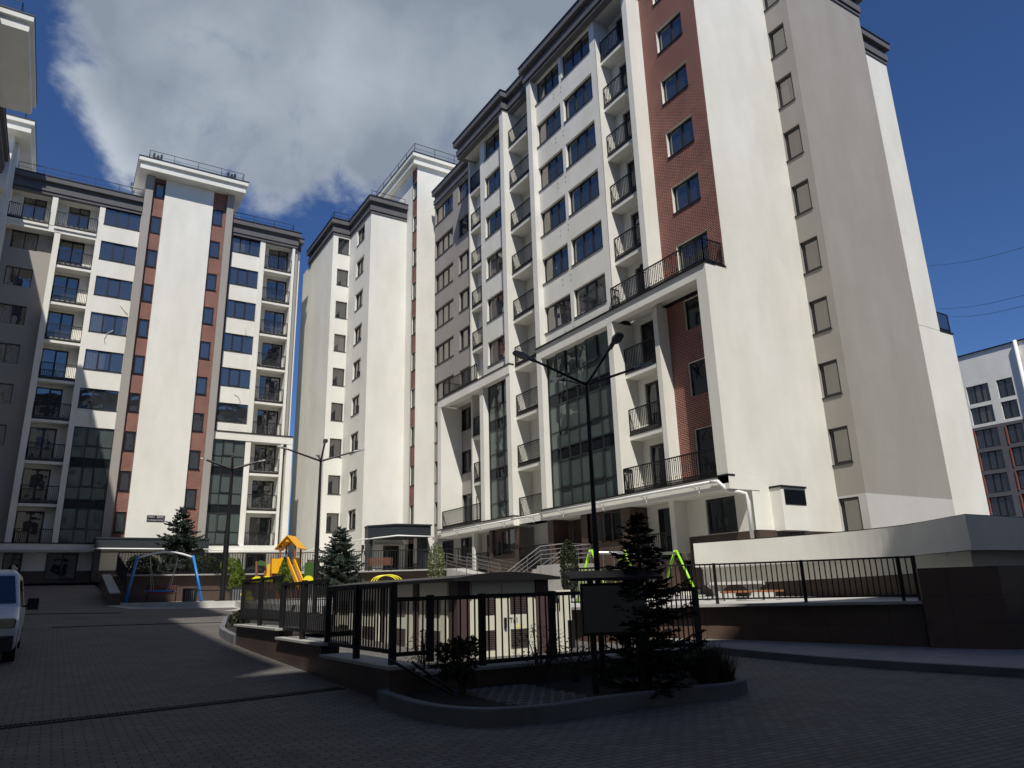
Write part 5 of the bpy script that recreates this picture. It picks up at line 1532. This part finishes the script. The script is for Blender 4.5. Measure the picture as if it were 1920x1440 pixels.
# climbing wing: yellow wave board, low posts, green arch
def board(pts, D, th, mat, name):
    mb = MB(); F_ = [P_(u, v, D) for u, v in pts]; off_ = Vector((.35, .93, 0)) * th; B_ = [p + off_ for p in F_]
    mb.poly(F_); mb.poly(list(reversed(B_)))
    for k in range(len(pts)): mb.quad(F_[k], F_[(k + 1) % len(pts)], B_[(k + 1) % len(pts)], B_[k])
    return mb.build(name, mat, ph)
board([(510, 1047), (521, 1048), (530, 1045), (533, 1049), (532, 1070), (524, 1075), (509, 1075)], 42.3, .06, YEL, 'wave_board')
board([(501, 1058), (507, 1057), (506, 1082), (499, 1084)], 42.1, .06, YEL, 'wave_board')
board([(483, 1054), (488, 1050), (494, 1052), (498, 1058), (498, 1062), (484, 1060)], 42.2, .05, GREENP, 'arch_panel')
board([(506, 1076), (531, 1072), (533, 1079), (507, 1080)], 42.5, .3, WOOD, 'low_deck')
for u, v0, v1 in ((481, 1052, 1086), (497, 1053, 1084), (509, 1044, 1084), (536, 1040, 1090)):
    mb = MB(); mb.tube([P_(u, v0, 42.4), P_(u, v1 + 20, 42.4)], .06, 6); mb.build('post', WOOD, ph)
for (a, b) in (((539, 1048), (556, 1090)), ((550, 1049), (568, 1092))):
    p, q = P_(*a, 42.6), P_(*b, 40.9); mb = MB(); dv = (q - p).normalized(); mb.bar(p, q + dv * .5, .06, .24); mb.build('slide_side', YEL, ph)
mb = MB(); p, q = P_(544, 1058, 42.6), P_(562, 1097, 40.9); mb.bar(p, q, .42, .03); mb.build('slide_bed', STEEL, ph)
for u, v, D in ((481, 1086, 38), (499, 1085, 38), (577, 1082, 38), (585, 1086, 38), (460, 1110, 36), (464, 1120, 36)):
    mb = MB(); c_ = atpx(u, v + 6, D); r_ = .28 if u < 575 and u > 470 else .22
    for k in range(5):
        pass
    pts_ = [c_ + Vector((math.cos(t) * r_, .0, math.sin(t) * r_)) for t in [math.pi * j / 10 for j in range(11)]]
    mb.poly(pts_); mb.poly([p + Vector((.1, .12, 0)) for p in pts_])
    for j in range(10): mb.quad(pts_[j], pts_[j + 1], pts_[j + 1] + Vector((.1, .12, 0)), pts_[j] + Vector((.1, .12, 0)))
    po = MB()
    sp = thing('spring_rider', {481: 'lemon yellow rounded rider under the green arch panel', 499: 'lemon yellow rounded rider beside the wave board', 577: 'pale yellow rider at the foot of the slide', 585: 'small yellow rider between slide and spruce', 460: 'upper yellow disc at the end of the raised fence panel', 464: 'lower yellow disc at the end of the raised fence panel'}[u], 'play rider', (c_.x, c_.y, 1.5), 'yellow play riders')
    mb.build('body', YEL2, sp); po.tube([(c_.x + .05, c_.y + .06, 1.3), (c_.x + .05, c_.y + .06, c_.z)], .05, 6); po.build('spring', STEEL, sp)
dm = thing('climbing_arch', 'low yellow hooped climbing arch beside the terrace wall', 'climbing frame', tuple(at(21.9, 38, 1.6)))
for o_ in (-.35, .0, .35):
    mb = MB(); a_, b_ = atpx(697, 1092, 38), atpx(746, 1092, 38); c_ = (a_ + b_) / 2; hw_ = (b_ - a_) / 2
    mb.tube([c_ + hw_ * math.cos(math.pi * k / 14) + Vector((.1, o_, .35 * math.sin(math.pi * k / 14))) + Vector((0, 0, 0)) for k in range(15)], .024, 6); mb.build('hoop', YEL2, dm, smooth=True)
mb = MB()
for s_ in (-1, 1): mb.tube([c_ + hw_ * s_, Vector(((c_ + hw_ * s_).x, (c_ + hw_ * s_).y, 1.4))], .04, 6)
mb.build('leg', YEL2, dm)
# --- benches
BENCHW = plain('brown_bench_slat', (.12, .05, .03), .6, var=.2)
def slat_bench(p0, p1, zf, zseat, label, mat=DWOOD, back=.45, dep=.45):
    t = thing('park_bench', label, 'bench', (p0.x, p0.y, zf))
    A, B = Vector((p0.x, p0.y, 0)), Vector((p1.x, p1.y, 0)); d = (B - A).normalized(); n = Vector((-d.y, d.x, 0)); L = (B - A).length
    mb = MB()
    for k in range(4): slab(mb, A, d, n, 0, L, k * .11, k * .11 + .09, zseat, zseat + .035)
    mb.build('seat', mat, t)
    mb = MB()
    for k in range(4): slab(mb, A, d, n, 0, L, .46, .49, zseat + .08 + k * .1, zseat + .165 + k * .1)
    mb.build('backrest', mat, t)
    for s_ in (.05, L - .1):
        mb = MB(); slab(mb, A, d, n, s_, s_ + .05, 0, .05, zf, zseat); slab(mb, A, d, n, s_, s_ + .05, .44, .5, zf, zseat + .5); slab(mb, A, d, n, s_, s_ + .05, 0, .45, zseat + .2, zseat + .24); mb.build('leg', BLACK, t)
    return t
slat_bench(atpx(689, 1062, 45), atpx(736, 1061, 45), 3.05, 3.35, 'brown slatted bench on the terrace under the entrance canopy', BENCHW)
slat_bench(atpx(575, 1062, 46.4), atpx(600, 1062, 46.4), 3.05, 3.35, 'brown bench on the terrace half hidden behind the lamp post', BENCHW)
slat_bench(atpx(273, 1112, 44), atpx(333, 1112, 44), 1.62, 2.0, 'dark red slatted bench behind the basket swing', DWOOD)
slat_bench(Vector((18.2, 7.7, 0)), Vector((19.6, 7.3, 0)), .1, .5, 'shaded bench at the foot of the dark garage wall', LGREY)
# --- slatted planter boxes and link rail
for (u0, u1, lab) in ((341, 368, 'black planter box with grey slats beside the swing leg'), (430, 462, 'black planter box with grey slats below the thuja')):
    t = thing('planter_box', lab, 'planter', tuple(atpx(u0, 1127, 38)), 'slatted planter boxes')
    a, b = atpx(u0, 1127, 38), atpx(u1, 1127, 38); a.z = b.z = 0; d = (b - a).normalized(); n = Vector((-d.y, d.x, 0)); L = (b - a).length
    mb = MB(); slab(mb, a, d, n, 0, L, .03, .6, 1.5, 2.18); mb.build('box', FRAME, t)
    mb = MB()
    for k in range(5): slab(mb, a, d, n, .12 + k * (L - .2) / 5, .12 + (k + .55) * (L - .2) / 5, -.02, .029, 1.58, 2.08)
    mb.build('slats', KERB, t)
mb = MB(); mb.bar(atpx(368, 1107, 38), atpx(430, 1107, 38), .05); tag(mb.build('link_rail', BLACK), 'low black rail linking the two slatted planter boxes', 'rail')
# --- van
vn = thing('delivery_van', 'pale silver van with roof rails cut by the edge of the view', 'van', (-1.45, 20.5, gz(-1.5, 20)))
VX, VY, VZ = -1.42, 18.7, gz(-1.4, 19)
def half(z):
    return interp(z, [0, .25, .55, .95, 1.05, 1.85, 1.95], [.86, .93, .95, .94, .92, .78, .66])
prof = [(.12, .28), (0, .42), (-.02, .72), (.05, .86), (.95, 1.12), (1.75, 1.86), (2.05, 1.95), (4.4, 1.97), (4.68, 1.86), (4.78, 1.0), (4.8, .3)]
mb = MB(); n_ = len(prof)
Lp = [(VX - half(z) , VY + y, VZ + z) for y, z in prof]; Rp = [(VX + half(z), VY + y, VZ + z) for y, z in prof]
tr3 = tessellate_polygon([[Vector((0, y, z)) for y, z in prof]])
for t3 in tr3:
    mb.poly([Lp[i] for i in t3]); mb.poly([Rp[i] for i in t3])
for k in range(n_): mb.quad(Lp[k], Lp[(k + 1) % n_], Rp[(k + 1) % n_], Rp[k])
vb = mb.build('body', VANP, vn)
me = vb.data
import bmesh
bm = bmesh.new(); bm.from_mesh(me); bmesh.ops.remove_doubles(bm, verts=bm.verts, dist=1e-4); bmesh.ops.recalc_face_normals(bm, faces=bm.faces); bm.to_mesh(me); bm.free()
bv = vb.modifiers.new('bevel', 'BEVEL'); bv.width = .05; bv.segments = 3; bv.limit_method = 'ANGLE'; bv.angle_limit = R_(25)
def vq(name, pts, mat):
    mb = MB(); mb.poly([(VX + a, VY + y, VZ + z) for a, y, z in pts]); mb.poly([(VX + a, VY + y + .01, VZ + z - .01) for a, y, z in pts]); mb.build(name, mat, vn)
vq('windshield', [(-.82, 1.02, 1.20), (.82, 1.02, 1.20), (.70, 1.66, 1.80), (-.70, 1.66, 1.80)], GLASSD)
for s_ in (-1, 1):
    mb = MB()
    def sp_(y, z): return (VX + s_ * (half(z) + .006), VY + y, VZ + z)
    mb.quad(sp_(1.25, 1.12), sp_(2.2, 1.12), sp_(2.2, 1.72), sp_(1.72, 1.72)); mb.build('side_window', GLASSD, vn)
    mb = MB(); mb.quad(sp_(2.3, 1.12), sp_(3.4, 1.12), sp_(3.4, 1.72), sp_(2.3, 1.72)); mb.build('side_window', GLASSD, vn)
    mb = MB(); mb.tube([(VX + s_ * .94, VY + 1.3, VZ + 1.12), (VX + s_ * 1.04, VY + 1.28, VZ + 1.14)], .025, 6); mb.box(VX + s_ * 1.02, VX + s_ * 1.24, VY + 1.2, VY + 1.32, VZ + 1.05, VZ + 1.3)
    mb.build('wing_mirror', BLACK, vn, bevel=.03)
    for y in (.95, 3.85):
        wh = MB(); wh.tube([(VX + s_ * .72, VY + y, VZ + .33), (VX + s_ * .945, VY + y, VZ + .33)], .33, 20); wo_ = wh.build('wheel', RUBB, vn)
        rm = MB(); rm.tube([(VX + s_ * .9, VY + y, VZ + .33), (VX + s_ * .952, VY + y, VZ + .33)], .2, 14); rm_ = rm.build('rim', STEEL); rm_.parent = wo_; rm_.matrix_parent_inverse = Matrix.Identity(4)
    mb = MB(); mb.tube([(VX + s_ * .62, VY + 1.95, VZ + 2.03), (VX + s_ * .62, VY + 4.3, VZ + 2.05)], .025, 6)
    for y in (2.0, 3.2, 4.3): mb.tube([(VX + s_ * .62, VY + y, VZ + 1.9), (VX + s_ * .62, VY + y, VZ + 2.05)], .02, 5)
    mb.build('roof_rail', STEEL, vn)
    mb = MB(); x0, x1 = sorted((VX + s_ * .52, VX + s_ * .9)); mb.box(x0, x1, VY - .02, VY + .22, VZ + .68, VZ + .9); mb.build('headlight', GLASS, vn, bevel=.03)
mb = MB(); mb.box(VX - .9, VX + .9, VY - .06, VY + .3, VZ + .24, VZ + .56); mb.box(VX - .45, VX + .45, VY - .05, VY + .1, VZ + .6, VZ + .85); mb.build('bumper', plain('dark_plastic', (.02, .02, .022), .6, var=0), vn, bevel=.03)
